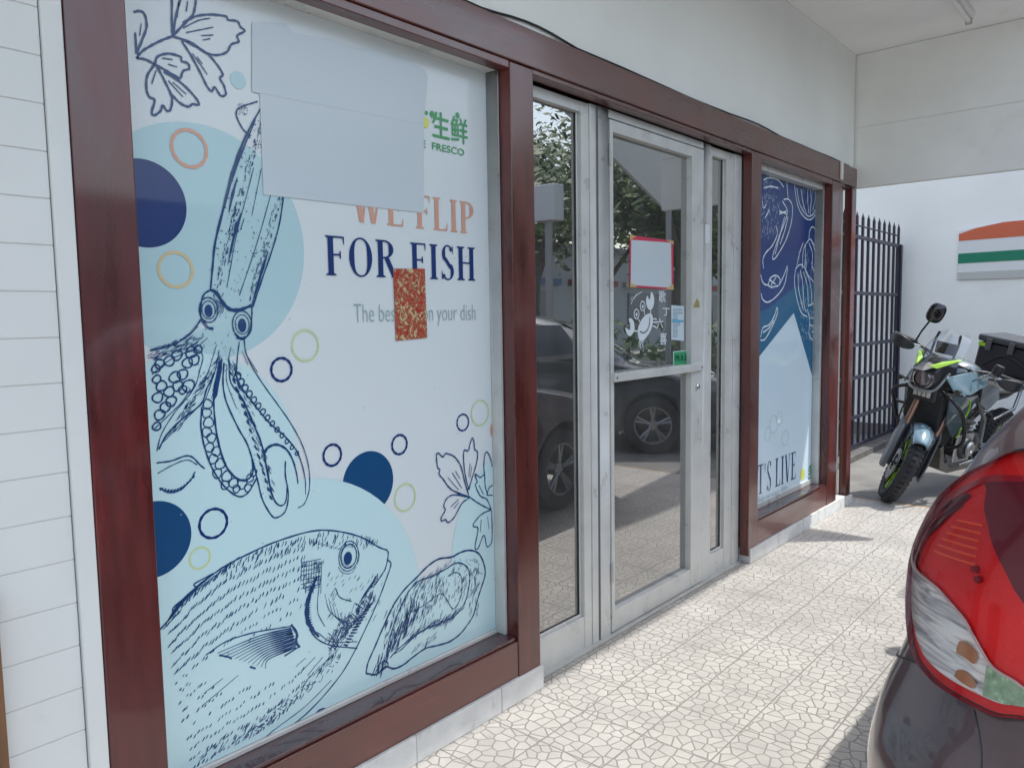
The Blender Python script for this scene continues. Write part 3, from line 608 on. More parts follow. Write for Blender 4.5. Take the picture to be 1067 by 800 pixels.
# gill cover
fi.line([(330, 600), (325, 612), (320, 628), (320, 645), (325, 655), (332, 663)], 0.015, taper=.6)
fi.line([(334, 600), (331, 620), (331, 638), (338, 652)], .0025); fi.line([(322, 655), (330, 665), (345, 672), (372, 675)], .004); fi.line([(330, 658), (345, 668), (372, 668)], .0025)
for k in range(24):
    t = k / 23; fi.dash(327 - 6 * math.sin(t * 3), 602 + 58 * t, R(-10), .016, .0035)
for k in range(5):
    fi.line([(338 + k * 4, 618 + k * 5), (343 + k * 4, 636 + k * 4), (356 + k * 3, 645 + k * 2), (366 + k * 2, 640 + k * 3)], .0024, taper=.6)
fi.line([(349, 612), (354, 622), (366, 626)], .003)
for k in range(11): fi.line([(374 + k * 1.9, 628 - k * 2.4), (380 + k * 1.3, 617 - k * 2.0)], .0028, 0)
for k in range(26):
    t = k / 25; x = 390 - 38 * t; y = 625 + 42 * t * 1.0
    for j in range(3): fi.dash(x - j * 4 + rr.uniform(-1, 1), y + j * 4 + rr.uniform(-1, 1), R(50 + 80 * (j % 2)), .013, .0026)
for k in range(14): fi.line([(388 - k * 2.0, 628 + k * 3.4), (381 - k * 1.8, 632 + k * 3.0)], .006, 0)
for k in range(10): fi.dash(345 + rr.uniform(0, 30), 650 + rr.uniform(0, 22), R(rr.choice([20, 110])), .010, .0022)
# cross-hatch at nape
for k in range(7): fi.line([(313, 586 + k * 4.5), (334, 582 + k * 4.3)], .0018, 0)
for k in range(9): fi.line([(314 + k * 2.6, 584), (313 + k * 2.6, 606 + (k % 3) * 6)], .0018, 0)
for k in range(8): fi.dash(322 + k * 4.5, 562 + (k % 3) * 4, R(80), .012, .0028)
for k in range(6): fi.dash(333 + k * 4, 566 + k, R(5), .02, .002)
# scales: rows of short ticks following the back
top = [(172, 652), (200, 620), (232, 594), (270, 575), (310, 562), (335, 560)]
bot = [(200, 800), (240, 776), (275, 757), (310, 728), (335, 700), (352, 680)]
def lerp(pl, t):
    t *= len(pl) - 1; i = min(int(t), len(pl) - 2); f_ = t - i
    return (pl[i][0] + (pl[i + 1][0] - pl[i][0]) * f_, pl[i][1] + (pl[i + 1][1] - pl[i][1]) * f_)
fin_area = [(205, 690), (320, 640), (330, 680), (300, 705), (230, 722)]
for row in range(16):
    v = row / 15
    nn = 46
    for k in range(nn):
        u = (k + 0.5 * (row % 2) + rr.uniform(-.2, .2)) / nn
        a0, b0 = lerp(top, min(u, 1)), lerp(bot, min(u, 1)); x = a0[0] + (b0[0] - a0[0]) * v; y = a0[1] + (b0[1] - a0[1]) * v + rr.uniform(-1.6, 1.6)
        if inside(fin_area, x, y) or x > 318 or (y > 800): continue
        if v > .35 and rr.random() < (.28 if v < .75 else .12): continue
        if 0.32 < v < .6 and u > .5 and rr.random() < .35: continue
        fi.dash(x, y, R(70 - 22 * (1 - u)), rr.uniform(.010, .018) * (1.15 if v < .4 else .8), rr.uniform(.0022, .0044))
fi.line([(214, 682), (235, 668), (262, 659), (290, 654), (303, 652)], .0035)
fi.line([(303, 650), (309, 660), (308, 668), (312, 674)], .009, taper=.3)
for k in range(12):
    t = k / 11; fi.line([(303 + 5 * t, 654 + 20 * t), (270 + 10 * t, 662 + 24 * t), (226 + 50 * t, 680 + 16 * t)], .0052, w1=.0015)
for k in range(7): fi.line([(304 + k, 656 + 3 * k), (290 + k, 659 + 4 * k)], .005, 0)
fi.line([(228, 682), (238, 684), (241, 686)], .005); fi.line([(260, 694), (266, 696)], .006)
for q in ([(210, 735), (248, 703)], [(212, 722), (232, 706)], [(320, 703), (336, 684)], [(313, 700), (328, 684)], [(308, 694), (318, 685)]): fi.line(q, .002, 0)
for k in range(46):
    t = k / 45; fi.dash(352 - 95 * t + rr.uniform(-2, 2), 690 + 78 * t + rr.uniform(-3, 3), R(rr.choice([60, 150])), .010, .0025)
for k in range(150):
    t = rr.random(); x = 392 - 46 * t + rr.uniform(-9, 3); y = 622 + 52 * t + rr.uniform(-8, 4)
    if x < 396 - (y - 600) * .25: fi.dash(x, y, R(rr.choice([48, 60, 130])), rr.uniform(.012, .024), .0028)
for k in range(90):
    t = rr.random(); fi.dash(232 + 160 * t + rr.uniform(-3, 3), 590 - 37 * math.sin(t * 2.2) + rr.uniform(2, 14), R(rr.uniform(55, 85)), rr.uniform(.012, .022), .003)
for k in range(46):
    t = rr.random(); fi.dash(325 + 12 * rr.random() - 8 * t, 585 + 30 * t, R(rr.choice([8, 85])), .016, .0018)
for k in range(60): fi.dash(rr.uniform(340, 398), rr.uniform(598, 645), R(rr.uniform(35, 60)), rr.uniform(.01, .02), .0018)
for k in range(120):
    t = rr.random(); a0, b0 = lerp(bot, t); fi.dash(a0 + rr.uniform(-2, 6), b0 - rr.uniform(0, 14), R(rr.uniform(20, 60)), rr.uniform(.012, .026), .0026)
fi.done('fish_drawing', INK, P1)
# oyster ---------------------------------------------------------------------------
oy = Art(X0 + .0022, CL)
oy.line([(381, 701), (383, 690), (390, 674), (398, 655), (408, 633), (420, 615), (434, 601), (446, 589), (457, 582), (470, 580), (480, 575), (490, 573), (499, 577), (504, 588), (505, 599), (501, 612), (497, 625), (493, 640), (487, 650), (479, 660), (468, 668), (455, 672), (443, 675), (430, 684), (420, 692), (410, 696), (401, 694), (392, 702), (381, 701)], .0062)
oy.line([(406, 685), (412, 678), (424, 668), (437, 658), (450, 652), (462, 647), (475, 640), (484, 627), (488, 612), (489, 600), (486, 590), (476, 586), (463, 593), (450, 600), (436, 605), (426, 615), (418, 630), (410, 650), (404, 672)], .0046)
oy.line([(420, 643), (430, 636), (442, 630), (452, 622), (460, 618), (466, 626), (472, 634), (479, 624), (481, 612), (480, 600), (474, 596), (466, 600)], .003)
oy.line([(408, 682), (418, 676), (430, 664), (444, 654), (458, 650)], .005, taper=.5); oy.line([(392, 694), (400, 688), (404, 692), (398, 698)], .005)
for k in range(95):
    t = rr.random(); x = 388 + t * 40; y = 694 - t * 62 + rr.uniform(-6, 8); oy.dash(x + rr.uniform(0, 8), y, R(rr.uniform(52, 78)), rr.uniform(.02, .05), rr.uniform(.002, .006))
for k in range(120):
    x = rr.uniform(420, 486); y = 668 - (x - 405) * .75 + rr.uniform(-26, 16)
    oy.dash(x, y, R(rr.uniform(40, 75)), rr.uniform(.012, .032), rr.uniform(.0014, .0028))
for k in range(50):
    t = rr.random(); x = 430 + 70 * t; y = 678 - 70 * t ** 1.3 + rr.uniform(-5, 3); oy.dash(x, y, R(rr.uniform(25, 60)), rr.uniform(.015, .03), .0018)
for k in range(30): x = rr.uniform(470, 503); oy.dash(x, rr.uniform(578, 600), R(rr.uniform(-60, 60)), .014, .0018)
for k in range(26): t = rr.random(); oy.dash(430 + 40 * t, 610 - 24 * t + rr.uniform(-3, 3), R(rr.uniform(20, 40)), .022, .0018)
for k in range(170):
    t = rr.random(); x = 400 + 62 * t; y = 652 - 52 * t + rr.uniform(-14, 22); oy.dash(x, y, R(rr.uniform(45, 80)), rr.uniform(.014, .034), rr.uniform(.0016, .0030))
for k in range(60):
    t = rr.random(); oy.dash(425 + 50 * t, 662 - 22 * t + rr.uniform(-3, 4), R(rr.uniform(15, 40)), rr.uniform(.02, .045), .0026)
for k in range(45): t = rr.random(); oy.dash(488 + 10 * rr.random(), 590 + 50 * t, R(rr.uniform(60, 95)), rr.uniform(.015, .035), .0022)
oy.done('oyster_drawing', INK, P1)
# leaves ------------------------------------------------------------------------------
lf = Art(X0 + .0022, CL)
V = lambda pts, k, ox, oy_: [(ox + x / k, oy_ + y / k) for x, y in pts]
for q in ([(455, 195), (470, 175), (500, 155), (540, 135), (575, 122)], [(575, 122), (610, 85), (640, 60), (690, 50), (750, 55), (760, 68), (790, 72), (800, 90), (815, 105), (790, 120), (795, 140), (770, 150), (755, 175), (720, 185), (680, 175), (640, 145), (575, 122)],
          [(575, 122), (572, 80), (572, 0)], [(575, 122), (585, 60), (600, 0)], [(610, 78), (640, 55), (650, 20), (652, 0)],
          [(600, 130), (640, 150), (690, 180), (725, 220), (742, 250), (732, 262), (745, 285), (752, 315), (735, 320), (715, 292), (705, 305), (690, 290), (665, 240), (635, 185), (605, 138)],
          [(455, 180), (475, 130), (488, 90), (482, 50), (465, 38), (445, 42)], [(455, 180), (450, 110)],
          [(455, 195), (485, 200), (515, 215)], [(515, 215), (525, 190), (560, 180), (600, 190), (605, 205), (625, 212), (630, 230), (610, 238), (600, 262), (585, 255), (550, 235), (515, 215)],
          [(515, 215), (490, 255), (488, 300), (498, 325), (515, 335), (505, 375), (515, 385), (535, 370), (542, 352), (555, 370), (568, 365), (572, 325), (550, 275), (520, 218)],
          [(545, 240), (600, 275), (650, 325), (662, 350), (640, 348), (628, 357), (600, 345), (570, 315)]):
    lf.line(V(q, 3.2, 0, 0), .0056)
for q in ([(610, 95), (660, 70), (700, 62)], [(620, 110), (670, 100), (710, 92)], [(670, 120), (710, 118)], [(675, 135), (700, 130)], [(640, 180), (670, 220), (690, 250)], [(655, 190), (675, 215)], [(520, 235), (505, 280)], [(530, 240), (545, 260)], [(560, 270), (610, 325)], [(575, 275), (620, 315)], [(590, 60), (595, 10)], [(620, 40), (625, 5)], [(465, 120), (470, 80)], [(540, 195), (575, 200)], [(560, 215), (590, 225)]):
    lf.line(V(q, 3.2, 0, 0), .003)
lf.done('leaf_sprig_drawing', INK, P1)
lf = Art(X0 + .0022, CL)
for q in ([(270, 415), (225, 400), (150, 365), (100, 300), (75, 270), (80, 240), (65, 225), (58, 150), (70, 135), (100, 160), (115, 138), (150, 145), (180, 165), (215, 220), (240, 320), (265, 405)], [(265, 370), (240, 260), (232, 160), (238, 115), (262, 120), (275, 70), (290, 38), (300, 70), (303, 110), (322, 130), (315, 200), (285, 300), (266, 372)],
          [(270, 420), (220, 460), (170, 550), (130, 580), (118, 560), (92, 570), (90, 545), (115, 500), (105, 470), (130, 420), (180, 402), (270, 418)], [(270, 415), (310, 445), (360, 475), (410, 498)], [(410, 498), (380, 430), (340, 410), (308, 340), (320, 320), (305, 270), (340, 290), (365, 275), (370, 340), (385, 400)],
          [(370, 300), (362, 220), (370, 140), (385, 130), (405, 170), (415, 220)], [(405, 500), (350, 525), (300, 580), (295, 605), (325, 620), (305, 735), (325, 745), (362, 660), (380, 730), (400, 725), (415, 680), (412, 500)], [(380, 405), (395, 360), (418, 340)], [(380, 405), (418, 405)]):
    lf.line(V(q, 6.16, 445, 450), .0048)
for q in ([(130, 290), (200, 370)], [(160, 260), (220, 360)], [(180, 250), (210, 300)], [(275, 200), (265, 290)], [(285, 220), (275, 290)], [(150, 480), (200, 430)], [(170, 490), (200, 450)], [(330, 340), (360, 400)], [(345, 560), (340, 640)], [(385, 540), (395, 620)], [(130, 350), (220, 410)]):
    lf.line(V(q, 6.16, 445, 450), .0028)
lf.done('leaf_sprig_drawing', INK, P1)
# lettering --------------------------------------------------------------------------
for k in (0, 1):
    a = Art(X0 + .0022, CL); serif(a, 'WE FLIP', 1.497, 2.036, 1.752, 1.862, word=k); a.done('salmon_lettering', SALM, P1)
    a = Art(X0 + .0022, CL); serif(a, 'FOR FISH', 1.390, 2.036, 1.585, 1.703, word=k); a.done('navy_lettering', NAVY, P1)
text_mesh('grey_lettering', 'The best fish on your dish', GREYT, P1, 1.488, 2.034, 1.425, 1.500, X0 + .0022, -0.012)
text_mesh('green_lettering', '生鲜', GREEN, P1, 1.840, 2.012, 2.060, 2.150, X0 + .0022, 0.010)
text_mesh('green_lettering', 'E  FRESCO', GREEN, P1, 1.790, 1.992, 2.020, 2.044, X0 + .0022, 0.008)
a = Art(X0 + .0022, CL)
for (x, y, r) in ((450, 119.5, 3.6), (476.5, 120.5, 3.0), (444, 118, 2.2)): a.circ(x, y, r)
a.done('green_leaf_mark', GREEN, P1)
a = Art(X0 + .0022, CL); a.circ(443, 128, 5.5); a.done('yellow_disc', YEL, P1)
for k in range(34):
    a = Art(X0 + .0026, CL); a.dot(rr.uniform(180, 510), rr.uniform(230, 700), rr.uniform(.0012, .0026)); a.done('dirt_speck', mat('speck_grey', (.28, .33, .36), .7), P1)
# blank patches masking the poster, built as flat sheets, and red packet ------------------------------------------------------------
def sheet(name, px, m_, label, cat, X, group=None, curl=0.0, smooth=0):
    a = Art(0, None); q = [a.p(*v) for v in px]
    if smooth: q = [(v[0], v[1]) for v in catmull([(u, w, 0) for u, w in q], smooth, True)]
    cy = sum(v[0] for v in q) / len(q)
    mb = MB(); n = len(q); mb.add([(X, y, z) for y, z in q] + [(X - 0.0006, y, z) for y, z in q], [tuple(range(n)), tuple(range(n, 2 * n))[::-1]] + [(i, (i + 1) % n, n + (i + 1) % n, n + i) for i in range(n)])
    return tag(mb.build(name, m_), label, cat, group)
sheet('blank_patch', [(262, 24), (268, 24), (296, 25), (306, 35), (344, 42), (368, 50), (385, 52), (428, 65), (441, 73), (445, 80), (442, 112), (440, 130), (262, 96)], PAPER, 'blank white patch with ragged rounded edges masking the left poster, upper of the two', 'paper', -1.9304, 'blank patches on the left window')
sheet('blank_patch', [(270, 92), (441, 118), (441, 222), (274, 203)], PAPER, 'blank white patch with square corners masking the left poster, lower of the two', 'paper', -1.9312, 'blank patches on the left window')
def packet_mat():
    m = mat('red_gold_print', (0.45, 0.02, 0.02), 0.45, coat=0.1); nt = m.node_tree; n = nt.nodes; l = nt.links; b = n['Principled BSDF']
    tc = n['Texture Coordinate']; v = n.new('ShaderNodeTexVoronoi'); v.feature = 'DISTANCE_TO_EDGE'; v.inputs['Scale'].default_value = 42; l.new(tc.outputs['Object'], v.inputs['Vector'])
    z = n.new('ShaderNodeTexNoise'); z.inputs['Scale'].default_value = 30; z.inputs['Detail'].default_value = 3; z.inputs['Distortion'].default_value = 2.5; l.new(tc.outputs['Object'], z.inputs['Vector'])
    cr_ = n.new('ShaderNodeValToRGB'); e = cr_.color_ramp; e.interpolation = 'CONSTANT'
    e.elements[0].color = (0.36, 0.01, 0.015, 1); e.elements[0].position = 0
    for p_, c_ in ((0.40, (0.42, 0.24, 0.05, 1)), (0.415, (0.34, 0.008, 0.014, 1)), (0.478, (0.08, 0.012, 0.012, 1)), (0.49, (0.42, 0.32, 0.12, 1)), (0.518, (0.36, 0.008, 0.016, 1)), (0.565, (0.08, 0.012, 0.012, 1)), (0.575, (0.5, 0.42, 0.22, 1))):
        k = e.elements.new(p_); k.color = c_
    e.elements[-1].color = (0.5, 0.3, 0.05, 1); l.new(z.outputs[0], cr_.inputs[0]); l.new(cr_.outputs[0], b.inputs['Base Color']); return m
sheet('red_packet', [(409, 280), (442, 280), (444.5, 352), (412, 355)], packet_mat(), 'small red and gold patterned packet taped over the poster lettering', 'packet', -1.9306)
# ---- RIGHT WINDOW -----------------------------------------------------------------------
CR = (4.352, 5.468, 0.262, 2.288)
P2 = thing('window_poster', 'dark blue poster with white crab and shell drawings above a pale triangle, far window', 'poster', (-1.934, 4.9, 0.26))
DB = vinyl('deep_blue_vinyl', (0.008, 0.045, 0.20), coat=0.05); TEAL = vinyl('teal_blue_vinyl', (0.008, 0.12, 0.25), coat=0.05); PALE2 = vinyl('pale_sky_vinyl', (0.60, 0.74, 0.82))
MB().box((-1.9348, CR[0], CR[2]), (-1.9342, CR[1], CR[3])).build('poster_sheet', DB, P2)
a = Art(X0, CR); a.fill([(770, 330), (800, 322), (827, 300), (870, 290), (870, 560), (770, 560)]); a.done('teal_panel', TEAL, P2)
a = Art(X0 + .0006, CR); a.fill([(827, 326), (858, 432), (868, 470), (868, 560), (770, 580), (770, 398)]); a.done('pale_triangle', PALE2, P2)
wh = Art(X0 + .0012, CR); w2 = 0.009
K1 = lambda q: V(q, 6.67, 785, 160); K2 = lambda q: V(q, 6.15, 785, 270)
for q in ([(285, 150), (288, 250), (310, 370), (350, 440), (395, 460), (430, 420), (455, 330), (468, 230), (455, 210)], [(300, 240), (320, 350), (370, 430), (410, 425), (445, 350), (460, 260)], [(345, 180), (365, 200), (385, 175), (375, 300), (385, 420)], [(385, 180), (400, 300), (395, 430)], [(330, 250), (345, 350), (370, 420)], [(420, 220), (430, 300), (410, 400)], [(430, 230), (450, 250), (465, 230)],
          [(385, 600), (390, 540), (410, 510), (435, 540), (460, 640), (470, 780)], [(340, 800), (345, 680), (370, 620), (400, 600), (430, 700), (440, 800)], [(300, 780), (320, 690), (345, 620)], [(360, 640), (365, 800)], [(385, 620), (410, 700), (405, 800)], [(400, 600), (445, 680), (460, 760)], [(475, 430), (470, 500), (480, 580), (488, 640)],
          [(105, 100), (115, 160), (140, 170), (200, 165), (215, 140), (228, 180), (235, 250), (240, 310)], [(70, 185), (110, 170), (170, 185), (210, 235)], [(70, 240), (120, 230), (170, 240)], [(120, 100), (130, 160)], [(150, 110), (150, 165)], [(185, 120), (175, 165)], [(210, 320), (245, 320), (270, 370), (262, 480), (225, 600), (170, 700), (140, 735), (133, 715), (155, 640), (185, 560), (215, 480), (235, 400), (200, 330)], [(215, 440), (190, 540), (165, 640), (150, 700)], [(240, 440), (215, 540), (185, 630)], [(155, 500), (165, 560), (130, 640), (85, 690), (65, 740), (70, 800)], [(180, 420), (230, 400)], [(180, 400), (230, 420)], [(60, 330), (70, 380), (90, 350)], [(80, 450), (110, 390)]):
    wh.line(K1(q), w2)
for q in ([(45, 100), (60, 150), (90, 165), (110, 120), (145, 105), (170, 130), (165, 165), (200, 90), (215, 45), (215, 80), (195, 170), (150, 235), (95, 275), (60, 260), (48, 220)], [(90, 165), (115, 180), (160, 170)], [(100, 130), (140, 160)], [(110, 170), (145, 115)], [(45, 500), (60, 440), (100, 420), (135, 360), (150, 310), (152, 350), (120, 430), (75, 510), (45, 520)], [(60, 470), (100, 440), (130, 390)],
          [(270, 60), (262, 140), (275, 240), (305, 340), (345, 370)], [(270, 60), (300, 35), (330, 60), (355, 130), (370, 210), (370, 300)], [(285, 90), (290, 200), (320, 330)], [(300, 70), (315, 160), (325, 300), (340, 340)], [(320, 80), (345, 180), (350, 300)], [(330, 0), (335, 80), (400, 170), (430, 260)], [(370, 20), (385, 70), (410, 85), (430, 50), (425, 0)], [(400, 90), (420, 140), (435, 180)], [(345, 320), (360, 400), (355, 480), (380, 520), (410, 540)], [(350, 300), (390, 290), (415, 360), (420, 480), (430, 600)], [(360, 420), (395, 440), (380, 490)], [(370, 380), (400, 370)], [(375, 460), (405, 500)]):
    wh.line(K2(q), w2)
for k in range(170):
    x, y = rr.uniform(792, 812), rr.uniform(182, 250); wh.dash(x, y, R(rr.uniform(20, 120)), rr.uniform(.01, .03), .0025)
for k in range(70): x, y = rr.uniform(834, 855), rr.uniform(310, 355); wh.dash(x, y, R(rr.uniform(20, 150)), rr.uniform(.01, .04), .004)
for k in range(60): x, y = rr.uniform(836, 852), rr.uniform(190, 225); wh.dash(x, y, R(rr.uniform(70, 100)), rr.uniform(.03, .07), .002)
for k in range(60): x, y = rr.uniform(832, 856), rr.uniform(262, 320); wh.dash(x, y, R(rr.uniform(70, 110)), rr.uniform(.03, .08), .0026)
wh.done('shellfish_drawing', WHITEL, P2)
for cx, cy, r in ((806, 442, 9), (818, 456, 8), (800, 452, 7), (812, 436, 7)):
    a = Art(X0 + .0014, CR); a.ring(cx, cy, r, .007, sx=1.1); a.done('bubble_ring', vinyl('faint_lime_vinyl', (0.50, 0.64, 0.60)), P2)
zt0 = on_x(829, 498, -1.934).z; zt1 = on_x(829, 470, -1.934).z; yl1 = on_x(829, 485, -1.934).y
yT = on_x(789.5, 495, -1.934).y; sx_ = (yl1 - yT) / 4.41
for k in (0, 1):
    a = Art(X0 + .0014, CR); serif(a, "LET'S LIVE", yT - 1.34 * sx_, yl1, zt0, zt1, word=k); a.done('navy_lettering', INK, P2)
ya = on_x(791, 515, -1.934); yb_ = on_x(820, 508, -1.934)
for k, wd in enumerate(('your fish', 'on your dish')):
    ym = 4.40 + (yb_.y - 4.40) * (.44 if k else 0); text_mesh('grey_lettering', wd, GREYT, P2, ym, 4.40 + (yb_.y - 4.40) * (1 if k else .40), yb_.z - 0.03, yb_.z + 0.025, X0 + .0014, -0.012)
g0 = on_x(842, 497, -1.934); g1_ = on_x(851, 481, -1.934)
text_mesh('green_lettering', '生鲜', GREEN, P2, g0.y, g1_.y, g0.z + .012, g1_.z, X0 + .0014, 0.03)
text_mesh('green_lettering', 'FRESCO', GREEN, P2, g0.y, g1_.y, g0.z - .03, g0.z - .005, X0 + .0014, 0.01)
a = Art(X0 + .0014, CR); a.circ(836, 494, 6); a.done('yellow_disc', YEL, P2)
# ---- DOOR STICKERS -------------------------------------------------------------------------
XD = -1.9172
DK = lambda px, py: (lambda q: (q.y, q.z))(on_x(px, py, XD))
WV = mat('white_decal', (0.66, 0.72, 0.76), 0.5)
def dsheet(name, px, m_, label, cat, x=XD, parent=None):
    q = [DK(*v) for v in px]; n = len(q); mb = MB(); mb.add([(x + .0006, y, z) for y, z in q] + [(x, y, z) for y, z in q], [tuple(range(n)), tuple(range(n, 2 * n))[::-1]] + [(i, (i + 1) % n, n + (i + 1) % n, n + i) for i in range(n)])
    o = mb.build(name, m_, parent); return tag(o, label, cat) if label else o
N1 = thing('door_notice', 'blank white notice with red edges and gold corners on the glass door', 'notice', (XD, 3.2, 1.58))
dsheet('notice_backing', [(656, 245), (701.5, 251), (701.5, 302), (656, 299)], mat('crimson_print', (0.55, 0.03, 0.08), 0.5), None, None, XD, N1)
dsheet('notice_paper', [(657.5, 250), (699, 253), (699.5, 300), (657, 297)], PAPER, None, None, XD + .0009, N1)
for q in ([(656, 245), (663, 246), (656, 250.5)], [(701.5, 251), (694, 250.2), (701.5, 255)], [(656, 299), (656, 294), (664, 299.5)], [(701.5, 302), (701.5, 296), (693, 301.5)]):
    dsheet('gold_corner', q, mat('gold_print', (0.55, 0.38, 0.14), 0.4), None, None, XD + .0018, N1)
cb = Art(0); cb.p = DK
def door_art(): a = Art(XD + .0004); a.p = DK; return a
CBt = thing('crab_decal', 'white smiling crab decal on the glass door below the notice', 'decal', (XD, 3.12, 1.42))
a = door_art()
Q = lambda pts: [(640 + x / 10, 290 + y / 10) for x, y in pts]
a.fill(Q([(375, 365), (400, 400), (400, 460), (385, 530), (345, 600), (300, 650), (262, 640), (245, 580), (250, 510), (280, 440), (325, 385)]), 4)
a.fill(Q([(345, 180), (368, 225), (385, 140), (412, 190), (414, 255), (395, 320), (362, 325), (338, 285), (332, 225)]), 3)
a.fill(Q([(150, 425), (180, 420), (205, 460), (210, 530), (190, 580), (162, 602), (130, 575), (116, 512), (160, 540), (165, 480)]), 3)
for q in ([(378, 320), (380, 372)], [(205, 548), (250, 550)], [(400, 430), (425, 420), (442, 432)], [(402, 462), (428, 455), (446, 470)], [(398, 500), (422, 500), (438, 520)], [(268, 640), (256, 690), (262, 715)], [(282, 650), (272, 700), (278, 728)], [(298, 645), (296, 690), (302, 718)], [(312, 335), (318, 385)], [(250, 425), (268, 455)]): a.line(Q(q), .0065, 2)
for x, y in ((296, 288), (232, 372)):
    c_ = a.p(640 + x / 10, 290 + y / 10); e = [(c_[0] + .021 * math.cos(t * .3142), c_[1] + .022 * math.sin(t * .3142)) for t in range(20)]; a.line(e, .006, 0, True, raw=True)
    a.poly([(c_[0] + .008 * math.cos(t * .52), c_[1] - .002 + .009 * math.sin(t * .52)) for t in range(12)])
a.done('crab_shape', WV, CBt)
a = door_art(); a.X += .0012; a.line(Q([(265, 552), (300, 568), (335, 548), (362, 490), (368, 412)]), .0065); a.done('crab_smile', mat('decal_gap_grey', (0.10, 0.12, 0.13), 0.4), CBt)
tx = thing('decal_lettering', 'white hand drawn characters running down the glass beside the crab decal', 'lettering', (XD, 3.33, 1.45))
for i, (ch, x, y, h_) in enumerate((('歌', 690, 309, 12), ('丁', 694, 325, 8), ('六', 687.5, 337, 11), ('喜', 691, 353, 13))):
    p0 = DK(x - 3.6, y + h_ / 2); p1 = DK(x + 3.6, y - h_ / 2)
    text_mesh('character', ch, WV, tx, p0[0], p1[0], p0[1], p1[1], XD + .0004, 0.012)
p0 = DK(657, 313); a = door_art(); a.line([(657.5, 317), (660, 311), (664, 307), (669, 304)], .004); a.line([(657, 313), (659, 309)], .003, 0); a.line([(661, 311), (663, 306)], .003, 0); a.done('curved_mark', WV, tx)
S2 = thing('notice_sticker', 'small white and blue sticker of printed lines on the door, above the green one', 'sticker', (XD, 3.48, 1.41))
dsheet('sticker_sheet', [(699.5, 318), (712.5, 319), (712.5, 355), (699.5, 354)], mat('pale_blue_sticker', (0.55, 0.66, 0.72), 0.4), None, None, XD, S2)
p0 = DK(701, 351); p1 = DK(711, 322)
text_mesh('sticker_text', '三三三三\n三三\n三三三\n三三\n三三', mat('sticker_ink', (0.05, 0.09, 0.12), 0.5), S2, p0[0], p1[0], p0[1], p1[1], XD + .0012, 0.02)
dsheet('blue_band', [(700, 333), (712, 333.5), (712, 336), (700, 335.5)], mat('sky_blue_print', (0.1, 0.4, 0.6), 0.4), None, None, XD + .0010, S2)
S3 = thing('door_sticker', 'small green rectangular sticker with pale letters just above the door push bar', 'sticker', (XD, 3.5, 1.23))
dsheet('sticker_sheet', [(701.3, 366), (718, 364.5), (718, 381), (701.3, 382)], mat('mint_border', (0.4, 0.6, 0.5), 0.4), None, None, XD, S3)
dsheet('green_field', [(702.3, 367.2), (717, 365.8), (717, 380), (702.3, 380.8)], mat('sticker_green', (0.03, 0.30, 0.13), 0.4), None, None, XD + .0010, S3)
p0 = DK(703.5, 376.5); p1 = DK(716, 369.5)
text_mesh('sticker_text', 'PULL', mat('pale_print', (0.45, 0.62, 0.5), 0.5), S3, p0[0], p1[0], p0[1], p1[1], XD + .0016, 0.01)
# small gold tag on the stile and paper slip on the far stile
q = on_x(725.5, 316, -1.885); tg = MB(); tg.add([(-1.8845, q.y - .03, q.z - .02), (-1.8845, q.y + .035, q.z - .022), (-1.884, q.y + .03, q.z + .01), (-1.884, q.y + .005, q.z + .025), (-1.8865, q.y - .03, q.z - .02), (-1.8865, q.y + .035, q.z - .022), (-1.8865, q.y + .03, q.z + .01), (-1.8865, q.y + .005, q.z + .025)], [(0, 1, 2, 3), (7, 6, 5, 4), (0, 4, 5, 1), (1, 5, 6, 2), (2, 6, 7, 3), (3, 7, 4, 0)])
tag(tg.build('foil_scrap', mat('gold_foil', (0.5, 0.42, 0.15), 0.3, metal=0.6)), 'tiny torn gold scrap stuck on the door edge beside the stickers', 'scrap')
q = on_x(737.5, 244, -1.889); s_ = MB(); s_.box((-1.8895, q.y - 0.03, q.z - 0.05), (-1.8875, q.y + 0.02, q.z + 0.05)); s_.build('sensor_plate', mat('sensor_white', (0.7, 0.72, 0.73), 0.4), SH, bevel=0.002)
# ================================================================== CARS
#        z     half-w  rear y  front y  r_rear r_front
RINGS = [(0.20, 0.80, 0.10, 4.02, 0.25, 0.35), (0.26, 0.845, 0.05, 4.10, 0.27, 0.40), (0.36, 0.865, 0.015, 4.14, 0.28, 0.42), (0.50, 0.872, 0.00, 4.16, 0.29, 0.42),
         (0.60, 0.875, 0.00, 4.15, 0.29, 0.42), (0.70, 0.862, 0.015, 4.08, 0.29, 0.42), (0.76, 0.846, 0.05, 4.00, 0.28, 0.42), (0.80, 0.832, 0.085, 3.90, 0.26, 0.42),
         (0.86, 0.820, 0.10, 3.66, 0.26, 0.40), (0.92, 0.817, 0.105, 3.30, 0.26, 0.36), (0.97, 0.814, 0.11, 3.04, 0.26, 0.30), (1.05, 0.792, 0.125, 2.93, 0.26, 0.28),
         (1.13, 0.755, 0.15, 2.80, 0.26, 0.28), (1.20, 0.718, 0.185, 2.68, 0.26, 0.28), (1.28, 0.655, 0.24, 2.52, 0.27, 0.28), (1.36, 0.59, 0.32, 2.36, 0.28, 0.28), (1.43, 0.53, 0.43, 2.18, 0.30, 0.30), (1.475, 0.47, 0.58, 2.0, 0.32, 0.32), (1.50, 0.38, 0.80, 1.85, 0.30, 0.30), (1.51, 0.25, 1.05, 1.6, 0.2, 0.2)]
